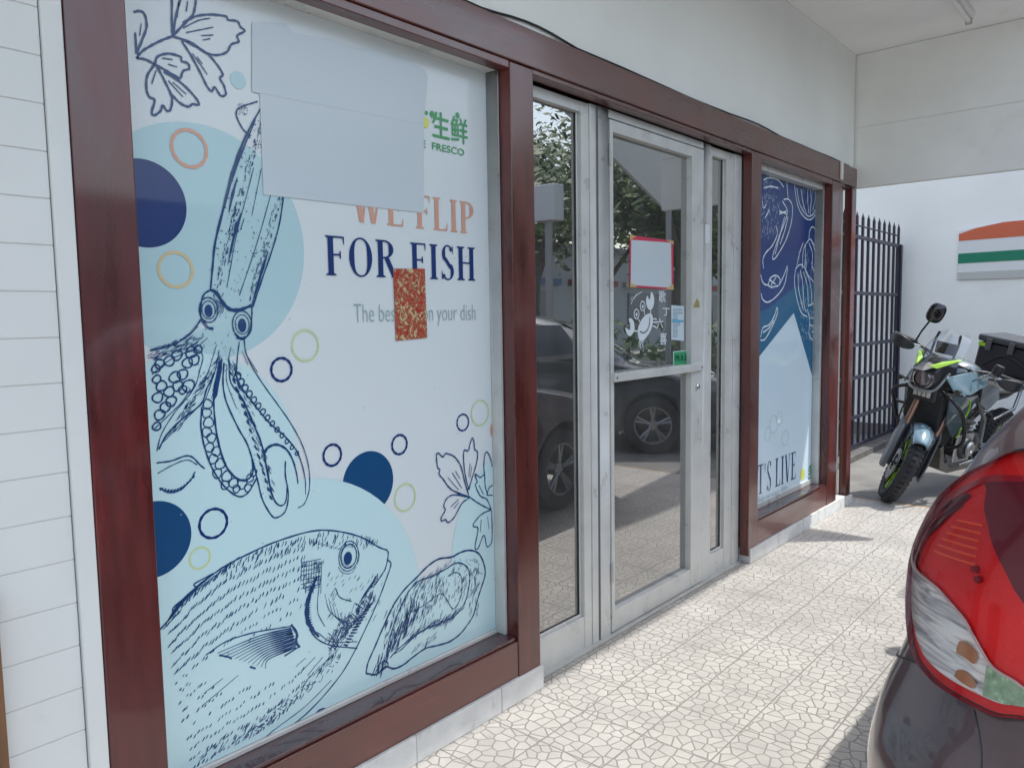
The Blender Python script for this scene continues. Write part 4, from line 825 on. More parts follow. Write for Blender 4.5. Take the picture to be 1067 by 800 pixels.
def rp(z):
    z = min(max(z, RINGS[0][0]), RINGS[-1][0]); i = 0
    while i < len(RINGS) - 2 and RINGS[i + 1][0] < z: i += 1
    a, b = RINGS[i], RINGS[i + 1]; h = b[0] - a[0]; t = (z - a[0]) / h; out = []
    for k in range(1, 6):
        def sl(j):
            if j <= 0 or j >= len(RINGS) - 1: j2 = min(max(j, 0), len(RINGS) - 1); p, q = (RINGS[j2], RINGS[j2 + 1]) if j2 == 0 else (RINGS[j2 - 1], RINGS[j2]); return (q[k] - p[k]) / (q[0] - p[0])
            d0 = (RINGS[j][k] - RINGS[j - 1][k]) / (RINGS[j][0] - RINGS[j - 1][0]); d1 = (RINGS[j + 1][k] - RINGS[j][k]) / (RINGS[j + 1][0] - RINGS[j][0])
            return 0 if d0 * d1 <= 0 else 2 * d0 * d1 / (d0 + d1)
        m0, m1 = sl(i) * h, sl(i + 1) * h
        out.append((2 * t ** 3 - 3 * t * t + 1) * a[k] + (t ** 3 - 2 * t * t + t) * m0 + (-2 * t ** 3 + 3 * t * t) * b[k] + (t ** 3 - t * t) * m1)
    return out
BULGE = 0.085
def P3(t, z, off=0.0):
    """left half of the body: t 0..1 along the side (front to rear), 1..2 round the corner, 2..3 along the rear to the centre line"""
    w, y0, y1, rr_, rf = rp(z)
    if t < 1: ym = y0 + rr_; x, y = -w, ym + (1 - t) * 1.0; n = (-1, 0)
    elif t < 2:
        a = (t - 1) * math.pi / 2; x, y = -w + rr_ - rr_ * math.cos(a), y0 + rr_ - rr_ * math.sin(a); n = (-math.cos(a), -math.sin(a))
    else: x, y = -(w - rr_) * (3 - t), y0; n = (0, -1)
    wt = max(0.0, 1 - (y - y0) / rr_) if rr_ else 0; y += BULGE * (x / w) ** 2 * wt
    return Vector((x + n[0] * off, y + n[1] * off, z))
def body_ring(z, N=(14, 10, 10, 12)):
    w, y0, y1, rr_, rf = rp(z); L = []
    for k in range(N[0]): L.append((-w, (y1 - rf) + ((y0 + rr_) - (y1 - rf)) * k / N[0]))
    for k in range(N[1]): p = P3(1 + k / N[1], z); L.append((p.x, p.y))
    for k in range(N[2] + 1): p = P3(2 + k / N[2], z); L.append((p.x, p.y))
    L += [(-x, y) for x, y in L[:-1][::-1]]
    fr = []
    for k in range(1, N[3]):
        a = math.pi / 2 * k / N[3]; fr.append((w - rf + rf * math.cos(a), y1 - rf + rf * math.sin(a)))
    fr2 = [(0.0, y1 + 0.06)]; m = [(w - rf, y1), ((w - rf) * .5, y1 + .045)]
    L += fr + m + fr2 + [(-x, y) for x, y in m[::-1]] + [(-x, y) for x, y in fr[::-1]]
    return [(x, y, z) for x, y in L]
def smooth_car(o, ang=38): return o
AX = (0.78, 3.28); WR = 0.31
def make_car(name, label, paint, loc, rz, detail=True):
    root = thing(name, label, 'car', loc, rz, 'parked cars')
    zs = [0.20 + (1.51 - 0.20) * k / 56 for k in range(57)]
    mb = MB(); rings = [body_ring(z) for z in zs]; n = len(rings[0])
    vs = [v for r_ in rings for v in r_]; fs = [(i * n + k, i * n + (k + 1) % n, (i + 1) * n + (k + 1) % n, (i + 1) * n + k) for i in range(len(zs) - 1) for k in range(n)]
    fs += [tuple(range(n))[::-1], tuple(range((len(zs) - 1) * n, len(zs) * n))]
    mb.add(vs, fs); body = mb.build('car_body', [paint, black], root, local=True, smooth=False)
    # wheel wells
    cut = MB(); 
    for y in AX:
        for s in (-1, 1): cut.lathe([(0, s * 0.55), (WR + .055, s * 0.55), (WR + .055, s * 1.0), (0, s * 1.0)], (0, y, WR), 'y', 36) if False else cut.lathe([(0, s * 0.55), (WR + .055, s * 0.55), (WR + .055, s * 1.0), (0, s * 1.0)], (0, y, WR), 'x', 36)
    co = cut.build('cutter', [paint, black], root, local=True); bo = body.modifiers.new('x', 'BOOLEAN'); bo.object = co; bo.solver = 'EXACT'
    bpy.context.view_layer.update(); me = bpy.data.meshes.new_from_object(body.evaluated_get(bpy.context.evaluated_depsgraph_get()))
    body.modifiers.clear(); body.data = me; bpy.data.objects.remove(co)
    me.polygons.foreach_set('use_smooth', [True] * len(me.polygons))
    for p in me.polygons:
        c = p.center
        if any(math.hypot(c.y - y, c.z - WR) < WR + .05 for y in AX) and abs(c.x) < 0.86 and (abs(c.x) < 0.58 or math.hypot(c.y - AX[0], c.z - WR) > WR + .03 or math.hypot(c.y - AX[1], c.z - WR) > WR + .03): pass
    es = body.modifiers.new('e', 'EDGE_SPLIT'); es.split_angle = R(35)
    dk = mat('car_window_glass', (0.012, 0.014, 0.016), 0.03, coat=1.0)
    def patch(nm, pts, fn, m_, off=0.004, parent=root, grid=0.05):
        q = [Vector((a, b)) for a, b in pts]; n_ = len(q); extra = []
        xs = [v.x for v in q]; ys_ = [v.y for v in q]; gx = min(xs) + grid / 2
        while gx < max(xs):
            gy = min(ys_) + grid / 2
            while gy < max(ys_):
                if inside(pts, gx, gy): extra.append(Vector((gx, gy)))
                gy += grid
            gx += grid
        r_ = delaunay_2d_cdt(q + extra, [], [list(range(n_))], 1, 1e-5)
        mm = MB(); vv = [fn(v.x, v.y, off) for v in r_[0]]; fc = [tuple(f_) for f_ in r_[2]]
        mm.add(vv, fc)
        o = mm.build(nm, m_, parent, local=True, keep=True)
        o.data.polygons.foreach_set('use_smooth', [True] * len(o.data.polygons)); return o
    for s in (-1, 1):
        side = lambda y, z, off, s=s: Vector((s * (rp(z)[0] + off), y, z))
        for pts in ([(2.62, 0.985), (1.62, 0.985), (1.60, 1.38), (2.28, 1.38)], [(1.54, 0.985), (0.70, 1.0), (0.72, 1.12), (0.95, 1.36), (1.52, 1.38)]):
            patch('side_window', pts, side, dk)
        patch('door_seam', [(2.80, 0.32), (2.806, 0.32), (2.806, 0.96), (2.80, 0.96)], side, black, .002); patch('door_seam', [(1.585, 0.25), (1.591, 0.25), (1.591, 0.96), (1.585, 0.96)], side, black, .002)
        patch('sill_trim', [(1.2, 0.205), (2.88, 0.205), (2.88, 0.30), (1.2, 0.30)], side, black, .012)
        for y in (1.72, 0.86 + .2):
            hb = MB(); hb.tube([(s * (rp(.86)[0] + .004), y, .865), (s * (rp(.86)[0] + .035), y + .02, .87), (s * (rp(.86)[0] + .035), y + .15, .87), (s * (rp(.86)[0] + .004), y + .17, .865)], .012, 8); hb.build('door_handle', steel if detail else paint, root, local=True, smooth=True)
        mi_ = MB(); mi_.lathe([(0, -.03), (.045, -.025), (.06, .0), (.04, .03), (0, .035)], (s * 0.84, 2.60, 1.05), 'x', 18); mi_.tube([(s * .80, 2.62, 1.0), (s * .83, 2.6, 1.02)], .02, 8); mi_.build('side_mirror', paint, root, local=True, smooth=True)
    rear = lambda x, z, off: Vector((x, rp(z)[1] + BULGE * (x / rp(z)[0]) ** 2 - off, z))
    patch('rear_window', [(-.36, 1.06), (.36, 1.06), (.30, 1.40), (-.30, 1.40)], rear, dk, .006)
    front = lambda x, z, off: Vector((x, rp(z)[2] + (.06 if abs(x) < .01 else .05) * (1 - (x / .7) ** 2) + off, z + off))
    patch('windscreen', [(-.50, 0.99), (.50, 0.99), (.42, 1.40), (-.42, 1.40)], lambda x, z, off: Vector((x, rp(z)[2] + .055 * (1 - min(1, abs(x) / .45)) + off, z + off)), dk, .008)
    for s in (-1, 1):
        hl = MB(); hl.lathe([(0, -.08), (.09, -.07), (.13, -.02), (.10, .03), (0, .05)], (s * .60, 4.0, .66), 'y', 20); hl.build('headlight', mat('headlight_glass', (.55, .58, .6), .08, coat=1), root, local=True, smooth=True)
    gr = MB(); gr.box((-.42, 4.10, .38), (.42, 4.235, .54)); gr.build('grille', black, root, local=True, bevel=.02)
    rimm = mat('alloy_grey', (0.32, 0.32, 0.34), 0.3, metal=.7)
    for y in AX:
        for s in (-1, 1):
            wm = MB(); prof = [(.20, -.09), (.27, -.10), (WR - .01, -.085), (WR, -.05), (WR, .05), (WR - .01, .085), (.27, .10), (.20, .09)]
            wm.lathe(prof, (s * .755, y, WR), 'x', 40, close=True); tyre = wm.build('wheel', rubber, root, local=True, smooth=True)
            rm_ = MB(); rm_.lathe([(.205, -.08), (.205, .085), (.19, .08), (.185, .0), (.185, -.08)], (s * .755, y, WR), 'x', 40, close=True)
            rm_.lathe([(0, .05), (.05, .05), (.055, .03), (.055, -.02), (0, -.02)] if s > 0 else [(0, -.05), (.05, -.05), (.055, -.03), (.055, .02), (0, .02)], (s * .755, y, WR), 'x', 20)
            for k in range(5):
                a = k * 2 * math.pi / 5 + .3
                for d_ in (-.13, .13):
                    rm_.tube([(s * (.755 + .045), y + .04 * math.cos(a), WR + .04 * math.sin(a)), (s * (.755 + .06), y + .195 * math.cos(a + d_), WR + .195 * math.sin(a + d_))], .018, 6)
            r2 = rm_.build('rim', rimm, tyre, local=True, smooth=True)
    return root, body, patch
paintm = mat('grey_brown_metallic', (0.115, 0.078, 0.084), 0.28, metal=0.45, coat=1.0, coat_rough=0.03)
CAR, CBODY, patch = make_car('parked_car', 'dark grey brown hatchback whose red tail light fills the right edge', paintm, (0.45, 1.27, 0), 0)
# tail light: clear red cover over a sculpted reflector ------------------------------
def TZ(pts, n=5):
    return [(v.x, v.y) for v in catmull([(a, b, 0) for a, b in pts], n, True)]

TL_TOP = [(1.04, 1.0), (1.05, 1.044), (1.09, 1.084), (1.20, 1.124), (1.30, 1.156), (1.40, 1.180), (1.49, 1.204), (1.75, 1.222), (2.1, 1.228), (2.34, 1.215)]
TL_BOT = [(2.40, 1.15), (2.42, 1.0), (2.40, 0.86), (2.3, 0.822), (1.94, 0.812), (1.83, 0.800), (1.72, 0.800), (1.59, 0.802), (1.46, 0.812), (1.37, 0.825), (1.27, 0.85), (1.18, 0.885), (1.10, 0.93), (1.05, 0.965)]
BND = [(1.045, 0.985), (1.22, 0.966), (1.35, 0.962), (1.47, 0.956), (1.57, 0.94), (1.64, 0.924), (1.71, 0.892), (1.77, 0.868), (1.85, 0.860), (1.92, 0.852), (2.15, 0.846), (2.40, 0.85)]
def sm(p, n=4): return [(v.x, v.y) for v in catmull([(a, b, 0) for a, b in p], n)]
def shrink(p, k):
    cx = 1.7; cz = 1.0; return [(cx + (a - cx) * k, cz + (b - cz) * k) for a, b in p]
def rim_patch(nm, pts, m_, o0, o1, parent, grid=0.03):
    o = patch(nm, pts, P3, m_, o1, parent, grid)
    # side wall down to the body
    mm = MB(); n_ = len(pts); mm.add([P3(a, b, o0) for a, b in pts] + [P3(a, b, o1) for a, b in pts], [(i, (i + 1) % n_, n_ + (i + 1) % n_, n_ + i) for i in range(n_)])
    w_ = mm.build('lens_rim', MATS['dark_red_rim'], o, local=True, smooth=True); return o
mat('dark_red_rim', (0.16, 0.005, 0.02), 0.25, coat=1)
redin = mat('red_reflector', (0.74, 0.002, 0.005), 0.4, var=0.28, vscale=5, bump=0.35, bscale=90, coat=0.2, coat_rough=0.03); crim = mat('crimson_chamber', (0.13, 0.0, 0.012), 0.35, coat=0.2)
outer = sm(TL_TOP) + sm(TL_BOT)
LT = patch('tail_light', outer, P3, redin, 0.004, CAR, 0.035)
top_c = [(1.40, 1.148), (1.6, 1.168), (2.0, 1.182), (2.36, 1.18)]
patch('lamp_chamber', sm(top_c) + sm([(2.39, 1.1), (2.38, 0.96), (2.2, 0.93), (1.95, 0.955), (1.82, 0.992), (1.75, 1.02), (1.66, 1.052), (1.58, 1.084), (1.51, 1.108), (1.46, 1.135)]), P3, crim, 0.006, LT)
patch('lamp_band', sm([(1.10, 1.075), (1.22, 1.112), (1.34, 1.140), (1.45, 1.160), (1.7, 1.176)]) + sm([(1.7, 1.168), (1.45, 1.148), (1.36, 1.128), (1.25, 1.096), (1.13, 1.055)]), P3, mat('deep_red_band', (0.30, 0.0, 0.012), 0.3, coat=.5), 0.0065, LT)
patch('lamp_band', [(1.085, 1.06), (1.14, 1.06), (1.19, 0.972), (1.13, 0.974), (1.08, 1.01)], P3, MATS['deep_red_band'], 0.0065, LT)
patch('lamp_maroon_fin', [(1.27, 1.10), (1.36, 1.122), (1.40, 1.118), (1.30, 1.05), (1.22, 1.02), (1.20, 1.03)], P3, mat('maroon_fin', (0.07, 0.0, 0.012), .4, coat=.5), 0.0068, LT)  # maroon patch laid over the red reflector
fins = MB()
for k in range(6):
    z = 1.012 + k * 0.0125; a0, a1 = 1.36 + .01 * k, 1.62 - .012 * k
    fins.tube([P3(a0 + (a1 - a0) * j / 6, z + 0.006 * j / 6, 0.006) for j in range(7)], 0.0019, 6)
fins.build('reflector_rib', mat('orange_red_rib', (0.85, 0.09, 0.02), 0.3, coat=.5), LT, local=True, smooth=True)
for (t, z) in ((1.66, 0.998), (1.63, 1.012)):
    sc_ = MB(); c_ = P3(t, z, .004); sc_.tube([c_, P3(t, z, .012)], 0.006, 12)
    sc_.build('lamp_screw', mat('maroon_screw', (0.2, 0.01, 0.02), .3), LT, local=True, smooth=True)
def flute_mat():
    m = mat('fluted_clear_reflector', (0.80, 0.80, 0.80), 0.22, metal=0.35, coat=0.5, coat_rough=0.02); nt = m.node_tree; n = nt.nodes; l = nt.links; b = n['Principled BSDF']
    tc = n['Texture Coordinate']; mp = n.new('ShaderNodeMapping'); mp.inputs['Rotation'].default_value = (R(15), R(30), R(25)); mp.inputs['Scale'].default_value = (3.0, 3.0, 26); l.new(tc.outputs['Object'], mp.inputs[0])
    t = n.new('ShaderNodeTexNoise'); t.inputs['Scale'].default_value = 3.0; t.inputs['Detail'].default_value = 1.0; t.inputs['Distortion'].default_value = 1.2; l.new(mp.outputs[0], t.inputs['Vector']); cr_ = n.new('ShaderNodeValToRGB'); cr_.color_ramp.elements[0].position = .34; cr_.color_ramp.elements[0].color = (.38, .38, .41, 1); cr_.color_ramp.elements[1].position = .62; cr_.color_ramp.elements[1].color = (.95, .95, .93, 1); l.new(t.outputs[0], cr_.inputs[0]); l.new(cr_.outputs[0], b.inputs['Base Color'])  # pale and dark streaks in the colour imitate highlights on the flutes
    bp = n.new('ShaderNodeBump'); bp.inputs['Strength'].default_value = 0.35; bp.inputs['Distance'].default_value = 0.02; l.new(t.outputs[0], bp.inputs['Height']); l.new(bp.outputs[0], b.inputs['Normal']); return m
clear_poly = sm(BND) + sm([(2.38, 0.845), (2.28, 0.835), (1.94, 0.828), (1.83, 0.817), (1.72, 0.816), (1.59, 0.818), (1.46, 0.826), (1.38, 0.838), (1.28, 0.862), (1.19, 0.895), (1.11, 0.94)])
CLR = patch('clear_lens', clear_poly, P3, flute_mat(), 0.007, LT, 0.03)
am = mat('amber_bulb', (0.42, 0.19, 0.09), 0.25, coat=1)
for pts in (sm([(1.615, 0.864), (1.66, 0.862), (1.70, 0.860), (1.705, 0.880), (1.66, 0.888), (1.625, 0.886), (1.612, 0.872)]), sm([(1.63, 0.826), (1.68, 0.822), (1.72, 0.822), (1.72, 0.834), (1.67, 0.842), (1.635, 0.838)])):
    q_ = patch('amber_bulb', pts, P3, am, 0.010, LT, 0.02); tag(q_)
patch('green_reflection', sm([(1.745, 0.865), (1.80, 0.862), (1.86, 0.855), (1.95, 0.846), (2.1, 0.842)]) + [(2.1, 0.833), (1.94, 0.829), (1.84, 0.819), (1.76, 0.818)], P3, mat('green_reflection_tint', (0.30, 0.48, 0.30), 0.2, metal=.3, coat=1, var=.45, vscale=90), 0.0085, LT, .02)  # green reflection in the lens, painted as a tinted patch
line_ = MB(); line_.tube([P3(a, b, 0.012) for a, b in sm(BND, 5)], 0.0022, 6); line_.build('lens_divider', mat('pale_divider', (0.55, 0.45, 0.46), .2, coat=1), LT, local=True, smooth=True)
cover = rim_patch('lens_cover', outer, glassy('clear_lens_plastic', (0.98, 0.95, 0.95), 0.0, 0.0, edge=0.5), 0.0, 0.016, LT)
seal = MB(); oc = shrink(outer, 1.012); seal.tube([P3(a, b, 0.001) for a, b in oc] , 0.004, 6); seal.build('lens_seal', mat('dark_seal', (0.015, 0.012, 0.015), 0.5), LT, local=True, smooth=True)
for (t0, z0_, w_, mt) in ((1.13, 0.0, 0.0022, 'maroon_fin'), (1.18, 0.0, 0.0016, 'dark_red_rim'), (1.24, 0.0, 0.0012, 'maroon_fin')):  # dark lines painting gloss reflections along the lens edge
    q_ = MB(); pts_ = []
    for j in range(16):
        z = 0.972 + j * 0.0085; pts_.append(P3(t0 + max(0, (z - 1.03)) * 2.2, z, .0072))
    q_.tube(pts_, w_, 6); q_.build('gloss_line', MATS[mt], LT, local=True, smooth=True)
gl_ = patch('lamp_glow_ring', sm([(1.98, 1.02), (2.1, 1.055), (2.25, 1.06), (2.33, 1.02), (2.28, 0.985), (2.1, 0.975)]), P3, mat('smoked_red_lens', (0.35, 0.01, 0.03), .15, coat=1), 0.0072, LT)
# bumper joint
bj = MB(); bj.tube([P3(a, b, -0.0005) for a, b in sm([(1.40, 0.808), (1.20, 0.79), (1.0, 0.775), (0.7, 0.76), (0.3, 0.70), (0.25, 0.62)])], 0.0028, 6); bj.build('bumper_joint', black, CAR, local=True, smooth=True)
bj = MB(); bj.tube([P3(a, b, 0.0) for a, b in sm([(1.74, 0.79), (1.80, 0.74), (1.82, 0.68), (1.84, 0.60), (1.85, 0.50)])], 0.0012, 6); bj.build('tailgate_seam', black, CAR, local=True, smooth=True)
# mirror-image lamp on the other side
LT2 = MB(); mir = lambda t, z, off: Vector((-P3(t, z, off).x, P3(t, z, off).y, z))
L2 = patch('tail_light', outer, mir, redin, 0.004, CAR, 0.05)
patch('clear_lens', clear_poly, mir, MATS['fluted_clear_reflector'], 0.006, L2, 0.05)
# number plate area and other cars
bl = MB(); bl.box((-.26, -0.02, .60), (.26, 0.01, .72)); bl.build('number_plate', mat('plate_white', (.6, .6, .58), .4), CAR, local=True, bevel=.004)
make_car('parked_car', 'near black hatchback parked across the bays, seen mirrored in the door glass', mat('black_car_paint', (0.05, 0.055, 0.065), 0.3, metal=0.4, coat=1.0, coat_rough=0.03), (3.56, 6.10, -0.02), math.atan2(0.51, -0.86) - math.pi / 2, False)
make_car('parked_car', 'bright red hatchback parked further off, its roof mirrored in the narrow side pane', mat('red_car_paint', (0.42, 0.015, 0.015), 0.3, coat=1.0, coat_rough=0.03), (6.6, 8.6, -0.15), R(28), False)
make_car('parked_car', 'silver hatchback parked on the far side of the street', mat('silver_car_paint', (0.45, 0.46, 0.48), 0.3, metal=0.5, coat=1.0, coat_rough=0.03), (10.0, 11.0, -0.15), R(3), False)
# ================================================================== MOTORCYCLE
MX, MY = -1.63, 6.36            # front contact point
BK = thing('motorcycle', 'adventure motorcycle with lime green wheel decals and a black top box parked by the gate', 'motorcycle', (MX, MY, -0.012), 0)
HEAD = math.atan2(-0.963, -0.27)   # heading: forward = local +x
LEAN = Matrix.Translation((0, 0, 0)) @ Matrix.Rotation(R(-12), 4, 'X')
BK.rotation_euler = (0, 0, HEAD)
XB_ = LEAN                         # body leans to its left (+y is left)
RF = 0.305; HUB = Vector((0, 0, RF)); RAKE = R(25)
# steering: rotate round the steering axis through the headstock
head = Vector((-0.36, 0, 0.98)); axis = Vector((-math.sin(RAKE), 0, math.cos(RAKE)))
STEER = LEAN @ Matrix.Translation(head) @ Matrix.Rotation(R(36), 4, axis) @ Matrix.Translation(-head)
gb = mat('blue_grey_paint', (0.085, 0.12, 0.145), 0.3, coat=1.0, coat_rough=0.05); lb_ = mat('light_blue_paint', (0.17, 0.27, 0.33), 0.25, coat=1.0, coat_rough=0.04)
limeg = mat('lime_decal', (0.30, 0.54, 0.02), 0.4, coat=.4); dkp = mat('charcoal_plastic', (0.035, 0.037, 0.042), 0.42, var=.2, vscale=15); gryp = mat('grey_plastic', (0.13, 0.14, 0.15), 0.4, coat=.3)
bronze = mat('bronze_fork_tube', (0.30, 0.17, 0.12), 0.3, metal=.8); engm = mat('engine_casting', (0.10, 0.10, 0.105), 0.35, metal=.6, var=.3, vscale=20); chrome = mat('polished_metal', (0.7, 0.72, 0.74), 0.12, metal=1)
def B(): return MB(XB_)
def Fm(): return MB(STEER)
def bb(mb, name, m_, parent=BK, **k): return mb.build(name, m_, parent, local=True, **k)
def wheel(mk, cx, rad, wid, rim, front):
    t = mk(); pr = []
    for k in range(13):
        a = -math.pi / 2 + math.pi * k / 12 ; pr.append((rad - wid * .48 + wid * .48 * math.cos(a), wid / 2 * math.sin(a)))
    pr += [(rim, wid * .36), (rim, -wid * .36)]
    t.lathe(pr, (cx, 0, rad), 'y', 72, close=True)
    # knobbly tread blocks
    for k in range(44):
        a0 = 2 * math.pi * k / 44
        for (y0, y1, dr, sh) in ((-.50, -.20, .018, .5), (-.16, .16, .008, 0), (.20, .50, .018, .5)):
            a = a0 + sh * math.pi / 44; da = math.pi / 44 * .56; r1 = rad + .008 - (dr if abs(y0) > .17 else 0)
            vs = []
            for rr_, w_ in ((r1 - .020, 1.0), (r1 + .004, .9)):
                for sg, yy in ((-1, y0), (1, y0), (1, y1), (-1, y1)):
                    re = rr_ - (.014 if abs(yy) > .4 else 0); vs.append((cx + re * math.cos(a + sg * da * w_), yy * wid, rad + re * math.sin(a + sg * da * w_)))
            t.add(vs, [(3, 2, 1, 0), (4, 5, 6, 7), (0, 1, 5, 4), (1, 2, 6, 5), (2, 3, 7, 6), (3, 0, 4, 7)])
    W_ = bb(t, 'wheel', rubber, smooth=True)
    r_ = mk(); r_.lathe([(rim + .012, -wid * .30), (rim + .012, -wid * .24), (rim - .014, -wid * .2), (rim - .014, wid * .2), (rim + .012, wid * .24), (rim + .012, wid * .30), (rim - .026, wid * .26), (rim - .03, 0), (rim - .026, -wid * .26)], (cx, 0, rad), 'y', 60, close=True)
    r_.lathe([(0, -.06), (.034, -.06), (.034, .06), (0, .06)], (cx, 0, rad), 'y', 20)
    for k in range(10):
        a = 2 * math.pi * k / 10; b_ = a + (.25 if k % 2 else -.25)
        r_.tube([(cx + .03 * math.cos(a), 0, rad + .03 * math.sin(a)), (cx + (rim - .02) * math.cos(b_), 0, rad + (rim - .02) * math.sin(b_))], [.012, .009], 6)
    bb(r_, 'rim', gloss_black, W_, smooth=True)
    d = mk()
    for s in (-1, 1):
        for k in range(20):
            a = 2 * math.pi * (k // 2) / 10 + (.12 if k % 2 else -.12) + .15; b_ = a + (.32 if k % 2 else -.32)
            d.tube([(cx + .085 * math.cos(a), s * wid * .24, rad + .085 * math.sin(a)), (cx + (rim - .012) * math.cos(b_), s * wid * .32, rad + (rim - .012) * math.sin(b_))], .0046, 5)
    bb(d, 'rim_decal', limeg, W_)
    k_ = mk()
    for s in ((-1, 1) if front else (-1,)):
        k_.lathe([(.07, s * .062), (.145, s * .062), (.145, s * .067), (.07, s * .067)], (cx, 0, rad), 'y', 40, close=True)
    bb(k_, 'brake_disc', steel, W_, smooth=True)
    return W_
wheel(Fm, 0.0, RF, 0.105, 0.225, True)
wheel(B, -1.46, 0.31, 0.14, 0.215, False)
# fork
def fpt(s, h): return Vector((0, 0, RF)) + axis * h + Vector((0.03, 0, 0)) + Vector((0, s * 0.112, 0))
for s in (-1, 1):
    f_ = Fm(); f_.tube([fpt(s, 0.28), fpt(s, 0.66)], 0.025, 16); FK = bb(f_, 'fork_leg', bronze, smooth=True)
    f_ = Fm(); f_.tube([fpt(s, -0.03), fpt(s, 0.08), fpt(s, 0.31)], [.022, .029, .031], 16); f_.tube([fpt(s, -.0) + Vector((0, -s * .1, 0)), fpt(s, -.0)], .011, 8); bb(f_, 'fork_slider', dkp, FK, smooth=True)
    f_ = Fm(); f_.box((-0.10, s * .082 - .022, .40), (-0.03, s * .082 + .012, .47)); bb(f_, 'brake_caliper', gryp, FK, bevel=.008)
for h in (0.56, 0.70):
    f_ = Fm(); c_ = Vector((0.03, 0, RF)) + axis * h; f_.tube([c_ + Vector((0, -.12, 0)), c_ + Vector((0, .12, 0))], .030, 12)
    bb(f_, 'fork_clamp', black, smooth=True)
# right side fork shield (wide charcoal guard)
for s in (-1, 1):
    g_ = Fm(); y = s * .135
    a0 = Vector((.03, 0, RF)); pts = []
    out = [(-.05, -.07), (.05, -.05), (.09, .12), (.075, .32), (-.02, .36), (-.085, .20), (-.085, .02)]
    for u, v in out: p = a0 + axis * v + Vector((u, 0, 0)); pts.append((p.x, p.z))
    g_.prism(pts, y - (.022 if s < 0 else .006), y + (.014 if s < 0 else .006), 'xz'); bb(g_, 'fork_guard', gryp, bevel=.007)
# front fender hugging the wheel
fn = Fm(); segs = 22; prof = [(-.078, -.045), (-.066, -.008), (-.03, .012), (0, .017), (.03, .012), (.066, -.008), (.078, -.045)]; vs = []; fs = []
for k in range(segs + 1):
    a = R(52 + 82 * k / segs); rr_ = RF + .030; tw = 1.0 - .35 * (abs(k - segs / 2) / (segs / 2)) ** 3
    for (y, dz) in prof: vs.append(((rr_ + dz) * math.cos(a), y * tw, RF + (rr_ + dz) * math.sin(a)))
P_ = len(prof)
for k in range(segs):
    for i in range(P_ - 1): fs.append((k * P_ + i, (k + 1) * P_ + i, (k + 1) * P_ + i + 1, k * P_ + i + 1))
fn.add(vs, fs); o = bb(fn, 'front_fender', lb_, solid=.004); o.data.polygons.foreach_set('use_smooth', [True] * len(o.data.polygons))
for s in (-1, 1):
    fn = Fm(); fn.prism([(-.11, RF + .30), (.10, RF + .30), (.06, RF + .20), (-.10, RF + .18)], s * .082 - .006, s * .082 + .006)
    bb(fn, 'fender_bracket', gb, bevel=.004)
# handlebar assembly (steered)
hb = Fm(); top = Vector((0.03, 0, RF)) + axis * .80
bar = [top + Vector((-.10, -.46, .10)), top + Vector((-.07, -.30, .105)), top + Vector((0, -.12, .07)), top + Vector((.0, .12, .07)), top + Vector((-.07, .30, .105)), top + Vector((-.10, .44, .10))]
hb.tube(bar, .0125, 10); HB = bb(hb, 'handlebar', black, smooth=True)
for s in (-1, 1):
    g_ = Fm(); g_.tube([top + Vector((-.075, s * .29, .105)), top + Vector((-.11, s * .47, .10))], .018, 10); bb(g_, 'grip', rubber, HB, smooth=True)
    g_ = Fm(); c_ = top + Vector((-.005, s * .40, .09))
    g_.add([c_ + Vector(v) for v in ((-.05, s * .09, -.02), (.03, s * .06, -.05), (.055, s * -.02, -.055), (.04, s * -.10, -.03), (-.05, s * .09, .03), (.03, s * .06, .055), (.055, s * -.02, .05), (.04, s * -.10, .015))], [(0, 1, 5, 4), (1, 2, 6, 5), (2, 3, 7, 6)])
    bb(g_, 'hand_guard', dkp, HB, solid=.006, subsurf=1)
    if s > 0: continue
    g_ = Fm(); m0 = top + Vector((-.06, s * .31, .11)); ml = ((.02, s * .0, .09), (.0, s * -.02, .20))
    g_.tube([m0, m0 + Vector(ml[0]), m0 + Vector(ml[1])], .007, 8); MS = bb(g_, 'mirror_stalk', black, HB, smooth=True)
    c_ = m0 + Vector(ml[1]) + Vector((0, -s * .01, .055))
    g_ = Fm(); vs = []; n_ = 20
    for (dx, k_) in ((.030, .35), (.026, .70), (.012, .95), (-.006, 1.0), (-.012, .93)):
        for i in range(n_):
            a = 2 * math.pi * i / n_; e = .75; cx_ = math.copysign(abs(math.cos(a)) ** e, math.cos(a)); sx_ = math.copysign(abs(math.sin(a)) ** e, math.sin(a))
            vs.append(c_ + Vector((dx, (.062) * k_ * cx_, .080 * k_ * sx_)))
    fs = [(j * n_ + i, j * n_ + (i + 1) % n_, (j + 1) * n_ + (i + 1) % n_, (j + 1) * n_ + i) for j in range(4) for i in range(n_)] + [tuple(range(n_))[::-1], tuple(range(4 * n_, 5 * n_))]
    g_.add(vs, fs); bb(g_, 'mirror', gloss_black, HB, smooth=True)
